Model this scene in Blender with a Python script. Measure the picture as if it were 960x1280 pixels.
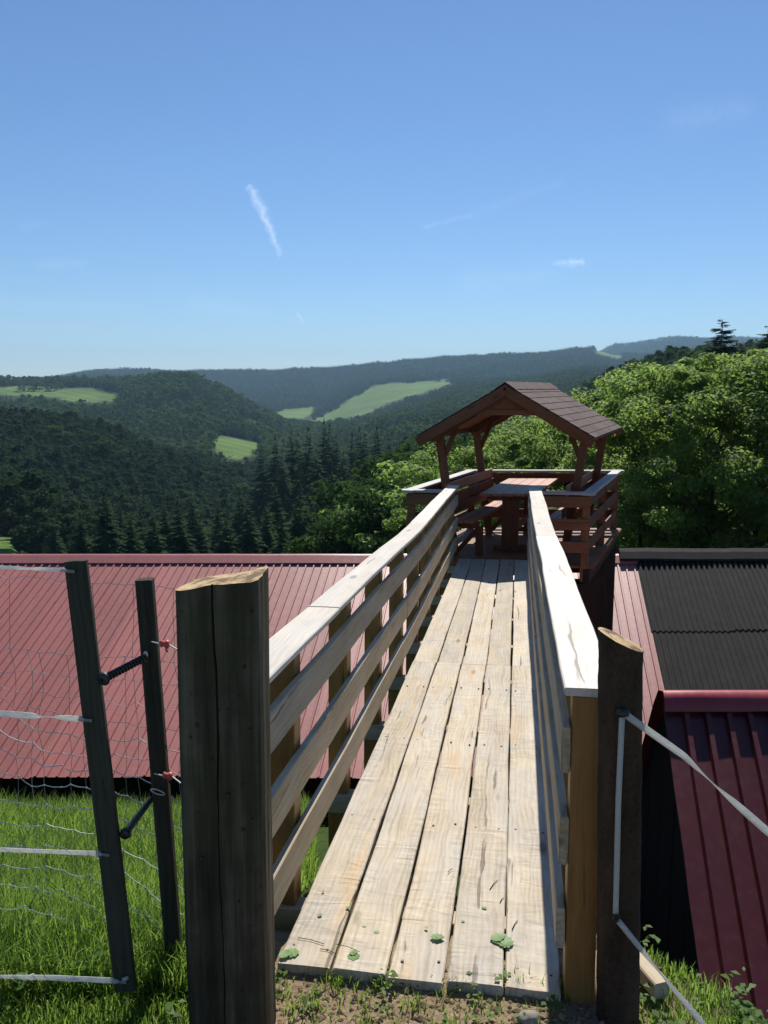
import bpy, bmesh, math, random
import numpy as np
from mathutils import Vector, Matrix, noise
R = math.radians
rnd = random.Random(7)
for o in list(bpy.data.objects): bpy.data.objects.remove(o)
SC = bpy.context.scene
COL = SC.collection

# ------------------------------------------------------------------ camera
FPX, HOR, CZ = 1060.0, 485.0, 1.65           # focal length in photo pixels, horizon row, eye height
PITCH = math.atan((640 - HOR) / FPX)
CP, SP = math.cos(PITCH), math.sin(PITCH)
cam = bpy.data.cameras.new('camera'); camo = bpy.data.objects.new('camera', cam); COL.objects.link(camo)
cam.sensor_fit = 'VERTICAL'; cam.sensor_height = 36.0; cam.lens = FPX / 1280 * 36
cam.clip_start = 0.05; cam.clip_end = 30000
camo.location = (0, 0, CZ); camo.rotation_euler = (math.pi/2 - PITCH, 0, 0)
SC.camera = camo
SC.render.resolution_x, SC.render.resolution_y = 768, 1024

# ------------------------------------------------------------------ light
SUN_AZ, SUN_EL = R(10.6), R(47)              # clockwise from +Y
wd = bpy.data.worlds.new('World'); SC.world = wd; wd.use_nodes = True
sunl = bpy.data.lights.new('sun', 'SUN'); suno = bpy.data.objects.new('sun', sunl); COL.objects.link(suno)
sunl.energy = 4.9; sunl.angle = R(0.53); sunl.color = (1.0, 0.95, 0.87)
sdir = Vector((math.sin(SUN_AZ)*math.cos(SUN_EL), math.cos(SUN_AZ)*math.cos(SUN_EL), math.sin(SUN_EL)))
suno.rotation_euler = (-sdir).to_track_quat('-Z', 'Y').to_euler()
SC.view_settings.view_transform = 'Standard'; SC.view_settings.look = 'None'
SC.view_settings.exposure = 0.33; SC.view_settings.gamma = 1.0
SKY_STRENGTH = 0.082

# ------------------------------------------------------------------ pixel helpers
def ray(px, py):
    u, v = px - 480.0, 640.0 - py
    return Vector((u, FPX*CP + v*SP, v*CP - FPX*SP))
CAM = Vector((0, 0, CZ))
def at_y(px, py, Y): r = ray(px, py); return CAM + r*(Y/r.y)
def at_z(px, py, z): r = ray(px, py); return CAM + r*((z-CZ)/r.z)
def tan_of(px, py): r = ray(px, py); return r.x/r.y, r.z/r.y
def project(p):
    d = Vector(p) - CAM; f = d.y*CP - d.z*SP; v = d.z*CP + d.y*SP
    return 480 + FPX*d.x/f, 640 - FPX*v/f

# ------------------------------------------------------------------ node helpers
def nt_new(name):
    m = bpy.data.materials.new(name); m.use_nodes = True; nt = m.node_tree
    for n in list(nt.nodes): nt.nodes.remove(n)
    return m, nt
class NB:
    """tiny node builder"""
    def __init__(s, nt): s.nt = nt
    def n(s, t, **kw):
        x = s.nt.nodes.new(t)
        for k, v in kw.items(): setattr(x, k, v)
        return x
    def put(s, sock, v):
        if isinstance(v, bpy.types.NodeSocket): s.nt.links.new(v, sock)
        elif v is not None: sock.default_value = v
    def math(s, op, a, b=None, c=None, clamp=False):
        x = s.n('ShaderNodeMath', operation=op); x.use_clamp = clamp
        s.put(x.inputs[0], a); s.put(x.inputs[1], b)
        if c is not None: s.put(x.inputs[2], c)
        return x.outputs[0]
    def vmath(s, op, a, b=None, out=0):
        x = s.n('ShaderNodeVectorMath', operation=op); s.put(x.inputs[0], a)
        if b is not None:
            if op == 'SCALE': s.put(x.inputs['Scale'], b)
            else: s.put(x.inputs[1], b)
        return x.outputs[out]
    def noise(s, vec, scale, detail=4, rough=.55, dist=0.0, col=False):
        x = s.n('ShaderNodeTexNoise'); s.put(x.inputs['Vector'], vec)
        x.inputs['Scale'].default_value = scale; x.inputs['Detail'].default_value = detail
        x.inputs['Roughness'].default_value = rough; x.inputs['Distortion'].default_value = dist
        return x.outputs['Color' if col else 'Fac']
    def voro(s, vec, scale, feat='F1'):
        x = s.n('ShaderNodeTexVoronoi', feature=feat); s.put(x.inputs['Vector'], vec); x.inputs['Scale'].default_value = scale
        return x
    def ramp(s, fac, stops, interp='LINEAR'):
        x = s.n('ShaderNodeValToRGB'); s.put(x.inputs[0], fac); x.color_ramp.interpolation = interp
        e = x.color_ramp.elements
        while len(e) > len(stops): e.remove(e[-1])
        while len(e) < len(stops): e.new(0.5)
        for el, (p, c) in zip(e, stops):
            el.position = p; el.color = (c[0], c[1], c[2], 1) if not isinstance(c, (int, float)) else (c, c, c, 1)
        return x.outputs[0]
    def mix(s, fac, a, b, blend='MIX'):
        x = s.n('ShaderNodeMix', data_type='RGBA', blend_type=blend)
        s.put(x.inputs[0], fac)
        for i, v in ((6, a), (7, b)):
            if isinstance(v, tuple) and len(v) == 3: v = (*v, 1)
            s.put(x.inputs[i], v)
        return x.outputs[2]
    def coord(s, what='Object'): return s.n('ShaderNodeTexCoord').outputs[what]
    def mapping(s, vec, scale=(1,1,1), loc=None):
        x = s.n('ShaderNodeMapping'); s.put(x.inputs[0], vec); x.inputs['Scale'].default_value = scale
        if loc is not None: s.put(x.inputs['Location'], loc)
        return x.outputs[0]
    def rand(s): return s.n('ShaderNodeObjectInfo').outputs['Random']
    def bump(s, h, strength=.3, dist=.01):
        x = s.n('ShaderNodeBump'); x.inputs['Strength'].default_value = strength; x.inputs['Distance'].default_value = dist
        s.put(x.inputs['Height'], h); return x.outputs[0]
    def principled(s, col, rough=.7, normal=None, metal=0.0, spec=.5):
        x = s.n('ShaderNodeBsdfPrincipled'); s.put(x.inputs['Base Color'], (*col, 1) if isinstance(col, tuple) and len(col) == 3 else col)
        s.put(x.inputs['Roughness'], rough); s.put(x.inputs['Metallic'], metal)
        x.inputs['Specular IOR Level'].default_value = spec
        if normal is not None: s.put(x.inputs['Normal'], normal)
        return x.outputs[0]
    def out(s, surf):
        o = s.n('ShaderNodeOutputMaterial'); s.nt.links.new(surf, o.inputs[0])

def wood(name, dark, mid, light, grain=26.0, rough=.75, spec=.25, stain=0.0, stain_col=(.5,.25,.06), gray=0.35, nails=False, bump=.35, dents=.4):
    m, nt = nt_new(name); b = NB(nt)
    co = b.coord(); rn = b.rand()
    off = b.n('ShaderNodeCombineXYZ'); b.put(off.inputs[0], b.math('MULTIPLY', rn, 37.0)); b.put(off.inputs[1], b.math('MULTIPLY', rn, 91.0)); b.put(off.inputs[2], b.math('MULTIPLY', rn, 13.0))
    v = b.vmath('ADD', co, off.outputs[0])
    warp = b.noise(b.mapping(v, (2.0, 7, 7)), 1.0, 3, col=True)
    wv = b.vmath('ADD', v, b.vmath('SCALE', b.vmath('SUBTRACT', warp, (.5, .5, .5)), .07))
    g1 = b.noise(b.mapping(wv, (1.1, grain*1.7, grain*1.7)), 1.0, 5, .6)
    g2 = b.noise(b.mapping(wv, (3.0, grain*6, grain*6)), 1.0, 3, .6)
    big = b.noise(b.mapping(v, (3.2, 7.5, 7.5)), 1.0, 5, .62)
    dent = b.math('MULTIPLY', b.noise(b.mapping(v, (15, 4.5, 4.5)), 1.0, 2, .5, 1.2), b.ramp(b.noise(b.mapping(v, (2.6, 7, 7)), 1.0, 3, .55), [(.42, .1), (.62, 1.)]))
    wav = b.n('ShaderNodeTexWave', wave_type='BANDS', bands_direction='Y'); b.put(wav.inputs['Vector'], b.mapping(wv, (.25, 1, 1)))
    wav.inputs['Scale'].default_value = 16.0; wav.inputs['Distortion'].default_value = 9.0; wav.inputs['Detail'].default_value = 3; wav.inputs['Detail Scale'].default_value = .5
    f = b.math('ADD', b.math('MULTIPLY', g1, .34), b.math('ADD', b.math('MULTIPLY', g2, .24), b.math('ADD', b.math('MULTIPLY', wav.outputs['Fac'], .07), b.math('MULTIPLY', big, .35))))
    col = b.ramp(f, [(.30, dark), (.48, mid), (.68, light)])
    # weathered patches
    pat = b.noise(b.mapping(v, (2.2, 6, 6)), 1.0, 4, .6)
    hsv = b.n('ShaderNodeHueSaturation'); b.put(hsv.inputs['Color'], col); hsv.inputs['Saturation'].default_value = .35; hsv.inputs['Value'].default_value = .86
    col = b.mix(b.math('MULTIPLY', b.ramp(pat, [(.42, 0.), (.68, 1.)]), gray), col, hsv.outputs[0])
    # knots
    vo = b.voro(b.mapping(v, (1.6, 5.5, 5.5)), 1.0)
    kn = b.ramp(vo.outputs['Distance'], [(.055, 1.0), (.115, 0.0)])
    col = b.mix(b.math('MULTIPLY', kn, .7), col, tuple(c*.45 for c in dark))
    # per board tone
    tone = b.math('ADD', b.math('MULTIPLY', rn, .26), .86)
    col = b.mix(1.0, col, b.n('ShaderNodeCombineColor').outputs[0], 'MULTIPLY') if False else b.vmath('SCALE', col, tone)
    if stain > 0:
        st = b.noise(b.mapping(v, (1.1, 9, 9)), 1.0, 3, .5)
        col = b.mix(b.math('MULTIPLY', b.ramp(st, [(.62, 0.), (.72, 1.)]), stain), col, stain_col)
    crack = b.ramp(b.noise(b.mapping(wv, (.45, 34, 34)), 1.0, 2, .4), [(.26, 1.), (.30, 0.)])
    col = b.mix(b.math('MULTIPLY', crack, .65), col, tuple(c*.25 for c in dark))
    hgt = b.math('SUBTRACT', b.math('ADD', b.math('MULTIPLY', g1, .6), b.math('MULTIPLY', g2, .5)), b.math('MULTIPLY', crack, .8))
    hgt = b.math('ADD', hgt, b.math('MULTIPLY', dent, dents))
    nrm = b.bump(hgt, bump, .006)
    b.out(b.principled(col, b.math('ADD', b.math('MULTIPLY', g2, .2), rough-.1), nrm, spec=spec))
    return m

def simple(name, col, rough=.6, spec=.4, var=.25, scale=8.0, metal=0.0, bump=.0, aniso=(1,1,1)):
    m, nt = nt_new(name); b = NB(nt); co = b.coord()
    n1 = b.noise(b.mapping(co, aniso), scale, 5, .6); n2 = b.noise(co, scale*6, 3, .5)
    f = b.math('ADD', b.math('MULTIPLY', n1, .7), b.math('MULTIPLY', n2, .3))
    c = b.ramp(f, [(.3, tuple(k*(1-var) for k in col)), (.7, tuple(min(1, k*(1+var)) for k in col))])
    nrm = b.bump(f, bump, .01) if bump else None
    b.out(b.principled(c, b.math('ADD', b.math('MULTIPLY', n2, .15), rough-.07), nrm, metal, spec))
    return m

def sheet_metal(name, col, rough=.42, dirt=.3):
    m, nt = nt_new(name); b = NB(nt); co = b.coord('Object')
    n1 = b.noise(b.mapping(co, (1, .25, .25)), 1.6, 5, .6); n2 = b.noise(co, 14, 4, .6); n3 = b.noise(b.mapping(co, (9, .5, .5)), 1.0, 4, .6)
    c = b.ramp(b.math('ADD', b.math('MULTIPLY', n1, .6), b.math('MULTIPLY', n3, .4)), [(.3, tuple(k*.86 for k in col)), (.7, tuple(k*1.12 for k in col))])
    pale = tuple(.55*k + .12 for k in col)
    c = b.vmath('SCALE', c, b.math('ADD', b.math('MULTIPLY', b.rand(), .26), .87))
    c = b.mix(b.math('MULTIPLY', b.ramp(n2, [(.5, 0.), (.75, 1.)]), dirt), c, pale)
    sp = b.voro(co, 3.0); c = b.mix(b.ramp(sp.outputs['Distance'], [(.03, .7), (.06, 0.)]), c, (.10, .05, .04))
    b.out(b.principled(c, b.math('ADD', b.math('MULTIPLY', n2, .2), rough-.1), b.bump(n1, .15, .02), 0.0, .5))
    return m

def foliage(name, cols, trans, tfac=.4, rough=.55, attr='tone', spec=.3, rw=.28):
    """leaf: diffuse + light coming through, colour by a per-leaf tone and per-tree random"""
    m, nt = nt_new(name); b = NB(nt)
    a = b.n('ShaderNodeAttribute', attribute_name=attr).outputs['Fac']
    rn = b.rand()
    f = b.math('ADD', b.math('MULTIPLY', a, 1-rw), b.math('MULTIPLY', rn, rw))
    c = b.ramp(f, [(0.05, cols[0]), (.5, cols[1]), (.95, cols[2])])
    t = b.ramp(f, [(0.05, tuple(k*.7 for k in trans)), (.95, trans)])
    p = b.principled(c, rough, spec=spec)
    tr = b.n('ShaderNodeBsdfTranslucent'); b.put(tr.inputs[0], t)
    mx = b.n('ShaderNodeMixShader'); mx.inputs[0].default_value = tfac
    nt.links.new(p, mx.inputs[1]); nt.links.new(tr.outputs[0], mx.inputs[2]); b.out(mx.outputs[0])
    return m

M = {}
M['deck'] = wood('bleached_deck_wood', (.31,.245,.16), (.50,.42,.305), (.63,.56,.445), 22, .72, stain=.4, stain_col=(.55,.34,.14), gray=.7, bump=.7, dents=3.4)
M['rail'] = wood('bleached_rail_wood', (.27,.20,.115), (.44,.35,.23), (.58,.49,.36), 24, .75, gray=.45)
M['cap'] = wood('sun_bleached_handrail_wood', (.50,.44,.35), (.63,.57,.48), (.74,.69,.61), 18, .7, gray=.5, dents=1.0)
M['honey'] = wood('varnished_honey_wood', (.14,.06,.015), (.28,.135,.035), (.37,.19,.055), 22, .45, .45, gray=.0)
M['redstain'] = wood('red_brown_stained_wood', (.068,.021,.007), (.142,.045,.014), (.21,.070,.023), 24, .55, .35, gray=.1)
M['tabletop'] = wood('red_stained_table_wood', (.22,.075,.035), (.38,.15,.075), (.48,.215,.11), 24, .5, .4, gray=.1)
M['platform'] = wood('brown_stained_platform_wood', (.11,.046,.017), (.22,.095,.034), (.31,.145,.058), 22, .6, .35, gray=.15)
M['railgrey'] = wood('grey_weathered_cap_wood', (.30,.28,.24), (.46,.44,.40), (.58,.56,.52), 22, .65, .35, gray=.5)
M['darkwood'] = wood('dark_timber', (.02,.014,.01), (.04,.028,.02), (.06,.043,.03), 20, .85, .2, gray=.2)
M['oldboard'] = wood('old_dark_board', (.03,.03,.022), (.06,.058,.042), (.09,.087,.065), 24, .85, .15, gray=.3)
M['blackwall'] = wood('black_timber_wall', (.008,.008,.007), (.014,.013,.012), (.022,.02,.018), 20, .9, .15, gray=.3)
M['post'] = wood('weathered_grey_post', (.035,.034,.024), (.085,.083,.06), (.135,.13,.098), 16, .88, .12, gray=.35, bump=.6)
M['bark'] = simple('rough_dark_bark', (.058,.038,.026), .9, .15, .7, 14, bump=1.0, aniso=(1,1,.3))
M['cut'] = wood('fresh_cut_end_grain', (.30,.20,.10), (.47,.35,.20), (.58,.46,.29), 5, .8, .2, gray=.25)
M['barnred'] = sheet_metal('faded_red_sheet_metal', (.385,.138,.120), .40, .35)
M['caprd'] = sheet_metal('red_ridge_flashing', (.385,.138,.125), .36, .3)
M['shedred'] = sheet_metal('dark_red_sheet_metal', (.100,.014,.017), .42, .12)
M['blackroof'] = simple('black_bitumen_sheet', (.020,.019,.018), .85, .25, .5, 5, bump=.1)
M['shingle'] = None
def tape_mat():
    m, nt = nt_new('white_poly_tape'); b = NB(nt); n = b.noise(b.mapping(b.coord(), (40, 40, 400)), 1.0, 3, .6)
    c = b.ramp(n, [(.3, (.62,.63,.62)), (.7, (.82,.82,.80))])
    tr = b.n('ShaderNodeBsdfTranslucent'); b.put(tr.inputs[0], c); mx = b.n('ShaderNodeMixShader'); mx.inputs[0].default_value = .5
    nt.links.new(b.principled(c, .5, spec=.4), mx.inputs[1]); nt.links.new(tr.outputs[0], mx.inputs[2]); b.out(mx.outputs[0]); return m
M['white_tape'] = tape_mat()
M['wire'] = simple('pale_net_cord', (.62,.62,.58), .5, .4, .15, 20)
M['steel'] = simple('dull_spring_steel', (.045,.045,.045), .5, .5, .3, 30, metal=.4)
M['redknob'] = simple('faded_red_plastic', (.55,.10,.09), .45, .5, .2, 30)
M['blackplastic'] = simple('black_plastic', (.02,.02,.022), .4, .5, .2, 30)
M['stone'] = simple('grey_stone', (.24,.22,.19), .85, .3, .35, 22, bump=.5)
M['nail'] = simple('rusty_nail_steel', (.05,.035,.025), .5, .5, .3, 60, metal=.5)

def shingle_mat():
    m, nt = nt_new('brown_bitumen_shingle'); b = NB(nt); co = b.coord(); rn = b.rand()
    n1 = b.noise(co, 260, 2, .7); n2 = b.noise(co, 14, 3, .6)
    c = b.ramp(b.math('ADD', b.math('MULTIPLY', n1, .5), b.math('MULTIPLY', n2, .5)), [(.3, (.045,.026,.022)), (.7, (.125,.078,.068))])
    c = b.vmath('SCALE', c, b.math('ADD', b.math('MULTIPLY', rn, .5), .75))
    b.out(b.principled(c, .85, b.bump(n1, .5, .004), spec=.3)); return m
M['shingle'] = shingle_mat()

# ------------------------------------------------------------------ object helpers
def link(o, parent=None, ploc=None):
    COL.objects.link(o)
    if parent is not None:
        o.parent = parent
        o.matrix_parent_inverse = parent.matrix_world.inverted() if ploc is None else Matrix.Translation(-Vector(ploc))
    return o
def tag(o, label=None, cat=None, group=None, kind=None):
    if label: o['label'] = label
    if cat: o['category'] = cat
    if group: o['group'] = group
    if kind: o['kind'] = kind
    return o
def thing(name, loc, label, cat, group=None):
    o = bpy.data.objects.new(name, None); o.empty_display_size = .2; COL.objects.link(o)
    o.location = loc; o.matrix_world = Matrix.Translation(Vector(loc)); tag(o, label, cat, group)
    return o
def mesh_of(name, verts, faces, mat=None, smooth=False):
    me = bpy.data.meshes.new(name); me.from_pydata([tuple(v) for v in verts], [], faces)
    if mat is not None: me.materials.append(mat)
    if smooth: me.polygons.foreach_set('use_smooth', [True]*len(me.polygons))
    me.update(); return me
def obj(name, me, parent=None, mw=None, ploc=None):
    o = bpy.data.objects.new(name, me); link(o, parent, ploc)
    if mw is not None: o.matrix_basis = mw
    return o
def part_of(parent, name, me, mw):
    """child placed by a WORLD matrix"""
    o = bpy.data.objects.new(name, me); COL.objects.link(o); o.parent = parent
    pm = Matrix.Identity(4); q = parent; chain = []
    o.matrix_parent_inverse = Matrix.Identity(4)
    o.matrix_basis = WM(parent).inverted() @ mw
    return o
def WM(o):
    m = o.matrix_basis.copy() if o.parent is None else WM(o.parent) @ o.matrix_parent_inverse @ o.matrix_basis
    if o.parent is None: m = Matrix.LocRotScale(o.location, o.rotation_euler, o.scale)
    return m

def board_data(L, W, T, seg=1, ch=.004, wob=0.0, cup=0.0, rg=rnd, ragged=0.0):
    """chamfered board, length along local X, width Y, thickness Z"""
    prof = [(-W/2+ch, -T/2), (W/2-ch, -T/2), (W/2, -T/2+ch), (W/2, T/2-ch), (W/2-ch, T/2), (0, T/2-cup), (-W/2+ch, T/2), (-W/2, T/2-ch), (-W/2, -T/2+ch)]
    n = len(prof); V = []; Fc = []
    ph = rg.uniform(0, 99)
    for i in range(seg+1):
        x = -L/2 + L*i/seg
        dy = wob*noise.noise((x*.9+ph, 1.7, 0)); dz = wob*.6*noise.noise((x*1.1+ph, 7.7, 3)); dw = 1 + wob*1.2*noise.noise((x*3+ph, 4.2, 9))/max(W, .05)
        for (y, z) in prof:
            xx = x
            if ragged and i in (0, seg): xx += rg.uniform(-ragged, ragged)
            V.append((xx, y*dw+dy, z+dz))
    for i in range(seg):
        for k in range(n):
            a, c = i*n+k, i*n+(k+1) % n
            Fc.append((a, a+n, c+n, c))
    Fc.append(tuple(range(n))); Fc.append(tuple(seg*n + k for k in reversed(range(n))))
    return V, Fc
_bc = {}
def board(parent, name, p0, p1, W, T, up, mat, seg=1, ch=.004, wob=0.0, cup=0.0, ragged=0.0, label=None):
    """board from p0 to p1 (centre line), thickness along up"""
    p0, p1 = Vector(p0), Vector(p1); X = (p1-p0); L = X.length; X.normalize()
    up = Vector(up); Z = (up - X*up.dot(X)).normalized(); Y = Z.cross(X)
    key = (round(L, 4), round(W, 4), round(T, 4), mat.name) if (wob == 0 and ragged == 0 and seg == 1) else None
    me = _bc.get(key) if key else None
    if me is None:
        v, f = board_data(L, W, T, seg, ch, wob, cup, ragged=ragged); me = mesh_of(name, v, f, mat)
        if key: _bc[key] = me
    mw = Matrix(((X.x, Y.x, Z.x, 0), (X.y, Y.y, Z.y, 0), (X.z, Y.z, Z.z, 0), (0, 0, 0, 1)))
    mw.translation = (p0+p1)/2
    o = part_of(parent, name, me, mw) if parent is not None else obj(name, me, None, mw)
    if label: o['label'] = label
    return o

def tube_data(pts, rad, sides=6, closed=False):
    pts = [Vector(p) for p in pts]; V = []; Fc = []
    rads = rad if isinstance(rad, (list, tuple)) else [rad]*len(pts)
    prev = None
    for i, p in enumerate(pts):
        t = (pts[min(i+1, len(pts)-1)] - pts[max(i-1, 0)]).normalized()
        ref = Vector((0, 0, 1)) if abs(t.z) < .9 else Vector((1, 0, 0))
        if prev is None: a = t.cross(ref).normalized()
        else: a = (prev - t*prev.dot(t)).normalized()
        prev = a; c = t.cross(a)
        for k in range(sides):
            an = 2*math.pi*k/sides; V.append(p + (a*math.cos(an) + c*math.sin(an))*rads[i])
    for i in range(len(pts)-1):
        for k in range(sides):
            a0, b0 = i*sides+k, i*sides+(k+1) % sides
            Fc.append((a0, b0, b0+sides, a0+sides))
    Fc.append(tuple(reversed(range(sides)))); Fc.append(tuple((len(pts)-1)*sides+k for k in range(sides)))
    return V, Fc
def merge(*ds):
    V = []; Fc = []
    for v, f in ds:
        o = len(V); V += list(v); Fc += [tuple(i+o for i in q) for q in f]
    return V, Fc
def world_part(parent, name, data, mat, smooth=False):
    """data in world coordinates -> child with local coords relative to the thing's origin"""
    v, f = data; me = mesh_of(name, v, f, mat, smooth)
    return part_of(parent, name, me, Matrix.Identity(4))

# ------------------------------------------------------------------ terrain heights
def sst(a, b, x): t = min(1, max(0, (x-a)/(b-a))); return t*t*(3-2*t)
HY = {  # photo column : [(depth m, ground height m)]
 -700: [(16,-6.2),(40,-10),(100,-18),(150,-22),(320,-20),(450,-10),(750,-30),(1250,10),(1600,15),(3500,60),(6500,60)],
 0:   [(16,-6.2),(40,-13),(60,-18),(100,-25),(130,-23),(175,-29),(220,-36),(320,-34),(450,-24),(520,-30),(600,-45),(750,-50),(950,-27),(1250,-6),(1400,9),(1600,0),(2000,-40),(2500,-50),(3500,5),(6500,10)],
 60:  [(16,-6.2),(40,-13),(60,-19),(100,-28),(150,-32),(220,-42),(320,-38),(450,-25),(520,-32),(600,-48),(750,-52),(950,-30),(1250,-9),(1400,6),(1600,0),(2000,-40),(3500,40),(6500,40)],
 120: [(16,-6.2),(40,-13),(60,-19),(100,-29),(150,-36),(220,-46),(320,-42),(450,-29),(520,-38),(600,-52),(750,-56),(950,-35),(1250,-14),(1400,8),(1600,-5),(2000,-40),(3500,66),(6500,50)],
 200: [(16,-6.2),(40,-13),(60,-19),(100,-30),(150,-39),(220,-48),(320,-48),(450,-43),(520,-50),(600,-58),(750,-58),(950,-34),(1250,15),(1400,8),(1600,0),(2000,-40),(3500,63),(6500,50)],
 240: [(16,-6.3),(40,-13),(60,-19),(100,-31),(150,-40),(220,-50),(320,-51),(450,-49),(520,-54),(600,-60),(750,-58),(950,-38),(1250,13),(1400,6),(1600,-8),(2000,-50),(3500,58),(6500,50)],
 270: [(16,-6.3),(40,-13),(60,-19.5),(100,-31),(150,-41),(220,-51),(320,-54),(450,-55),(520,-58),(600,-62),(700,-58),(750,-54),(850,-50),(950,-44),(1250,-4),(1400,-5),(1600,-20),(2000,-60),(2500,-50),(3500,60),(6500,50)],
 330: [(16,-6.4),(40,-13.5),(60,-20),(100,-32),(150,-42),(220,-52),(320,-60),(450,-66),(600,-66),(750,-58),(850,-56),(950,-56),(1250,-40),(1400,-46),(1600,-56),(1900,-72),(2200,-58),(2500,-45),(3000,0),(3500,69),(6500,60)],
 355: [(16,-6.4),(40,-13.5),(60,-20),(100,-32),(150,-42),(220,-52),(320,-60),(450,-67),(600,-68),(750,-64),(950,-62),(1250,-58),(1400,-62),(1600,-70),(1900,-74),(2200,-60),(2500,-44),(3000,8),(3500,70),(6500,60)],
 400: [(16,-6.4),(40,-13.5),(60,-20),(100,-32),(150,-42),(220,-52),(320,-60),(450,-68),(750,-66),(1250,-66),(1600,-76),(1900,-74),(2200,-62),(2500,-46),(3000,12),(3500,74),(6500,60)],
 440: [(16,-6.4),(40,-13.5),(60,-20),(100,-32),(150,-42),(220,-52),(320,-60),(450,-66),(750,-60),(1250,-60),(1600,-64),(1900,-54),(2200,-34),(2500,-16),(3000,25),(3500,86),(6500,70)],
 480: [(16,-6.5),(40,-13.5),(60,-20),(100,-32),(150,-42),(220,-51),(320,-58),(450,-62),(750,-52),(950,-46),(1250,-52),(1600,-56),(1900,-42),(2200,-16),(2500,10),(3000,48),(3500,97),(6500,80)],
 520: [(16,-6.5),(40,-13),(60,-19),(100,-30),(150,-40),(220,-48),(320,-54),(450,-57),(750,-46),(900,-38),(950,-40),(1250,-42),(1600,-38),(1900,-26),(2200,-4),(2500,16),(3000,55),(3500,106),(6500,80)],
 560: [(16,-6.5),(40,-13),(60,-19),(100,-28),(150,-36),(220,-43),(320,-48),(450,-50),(750,-42),(900,-34),(950,-36),(1250,-33),(1600,-18),(2000,-2),(2500,20),(3000,58),(3500,117),(6500,80)],
 650: [(16,-6.5),(40,-12.5),(60,-17),(100,-22),(150,-26),(220,-29),(320,-32),(450,-34),(900,-30),(1250,-20),(1600,0),(2500,30),(3500,134),(6500,90)],
 740: [(16,-6.6),(40,-12),(60,-15),(100,-17),(150,-17),(220,-16),(320,-14),(400,-12),(600,-24),(1250,0),(2500,60),(3500,157),(4200,120),(5000,190),(6500,120)],
 770: [(16,-6.7),(40,-12),(60,-14.5),(100,-16),(150,-15),(220,-13),(320,-8),(400,-4),(600,-22),(1250,0),(2500,60),(3500,128),(4200,120),(5000,250),(6500,150)],
 850: [(16,-6.8),(40,-11.5),(60,-14),(100,-14),(150,-12),(220,-8),(320,0),(400,4),(600,-20),(1250,0),(2500,50),(3500,110),(5000,290),(6500,200)],
 960: [(16,-7),(40,-11),(60,-13),(100,-12),(150,-9),(220,-5),(320,2),(400,6),(600,-18),(1250,0),(3500,100),(5000,285),(6500,200)],
 1700:[(16,-7),(40,-9),(100,-6),(220,0),(400,10),(600,0),(1250,10),(3500,110),(5000,280),(6500,200)],
}
HCOLS = sorted(HY); HS = [tan_of(c, 470)[0] for c in HCOLS]
HARR = [(np.log([a for a, _ in HY[c]]), np.array([b_ for _, b_ in HY[c]], float)) for c in HCOLS]
def hills(s, Y):
    ly = math.log(max(Y, 16))
    if s <= HS[0]: return float(np.interp(ly, *HARR[0]))
    if s >= HS[-1]: return float(np.interp(ly, *HARR[-1]))
    i = max(0, np.searchsorted(HS, s)-1); i = min(i, len(HS)-2)
    t = (s-HS[i])/(HS[i+1]-HS[i]); t = .5*t + .5*t*t*(3-2*t)
    z = float(np.interp(ly, *HARR[i]))*(1-t) + float(np.interp(ly, *HARR[i+1]))*t
    amp = min(1, max(0, (Y-60)/600))
    return z + amp*(3.0*noise.noise((s*Y*.006, Y*.006, 0)) + min(Y/2500, 1.3)*7*noise.noise((s*Y*.0022, Y*.0022, 5)) + min(1, max(0, (Y-2300)/900))*(9*noise.noise((s*Y*.0052, 3.3, 1)) + 5*noise.noise((s*Y*.014, 1.3, 1))))
def near_z(x, y):
    left = -.074 - .445*max(0, y-2.42) - .15*max(0, y-6.4)
    k = max(0, y - (2.46 - .9*max(0, x-.74)))
    right = -.076 - min(2.6*k, 3.6 + .12*k)
    t = sst(.25, .75, x)
    z = left*(1-t) + right*t
    if y < 2.0: z += .03*(2.0-y)
    return z + .012*noise.noise((x*2.1, y*2.1, 0)) + .02*noise.noise((x*.8, y*.8, 4))
def ground_z(x, y):
    if y < 10: return near_z(x, y)
    if y < 16:
        t = sst(10, 16, y); return near_z(x, y)*(1-t) + hills(x/16, 16)*t
    return hills(x/y, y)

# meadows as outlines in the photo with the depth range they lie at
MEADOWS = [
 ([(-200,484),(20,482),(60,480),(80,484),(120,484),(152,492),(145,503),(90,503),(60,496),(0,494),(-200,496)], 1050, 1420),
 ([(262,552),(288,541),(328,550),(326,566),(292,576),(266,566)], 640, 900),
 ([(343,514),(398,506),(388,520),(366,530),(343,524)], 1650, 2350),
 ([(366,532),(398,522),(436,500),(470,481),(562,474),(566,481),(515,495),(482,506),(442,526),(410,536)], 1600, 2750),
 ([(465,537),(500,528),(570,519),(572,540),(480,548)], 820, 960),
 ([(742,436),(780,442),(772,454),(746,452)], 3050, 3700),
 ([(-300,640),(4,652),(42,692),(40,720),(-300,720)], 95, 172),
 ([(288,520),(318,524),(352,540),(340,547),(300,536)], 1050, 1290),
]
def in_poly(px, py, poly):
    c = False; j = len(poly)-1
    for i in range(len(poly)):
        (xi, yi), (xj, yj) = poly[i], poly[j]
        if (yi > py) != (yj > py) and px < (xj-xi)*(py-yi)/(yj-yi)+xi: c = not c
        j = i
    return c
def in_meadow(x, y, z, jit=0.0):
    if y < 90: return False
    px, py = project((x, y, z))
    px += jit*9*noise.noise((x*.02, y*.02, 3)); py += jit*4*noise.noise((x*.02, y*.02, 9))
    return any(a <= y <= b_ and in_poly(px, py, pl) for pl, a, b_ in MEADOWS)

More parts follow.
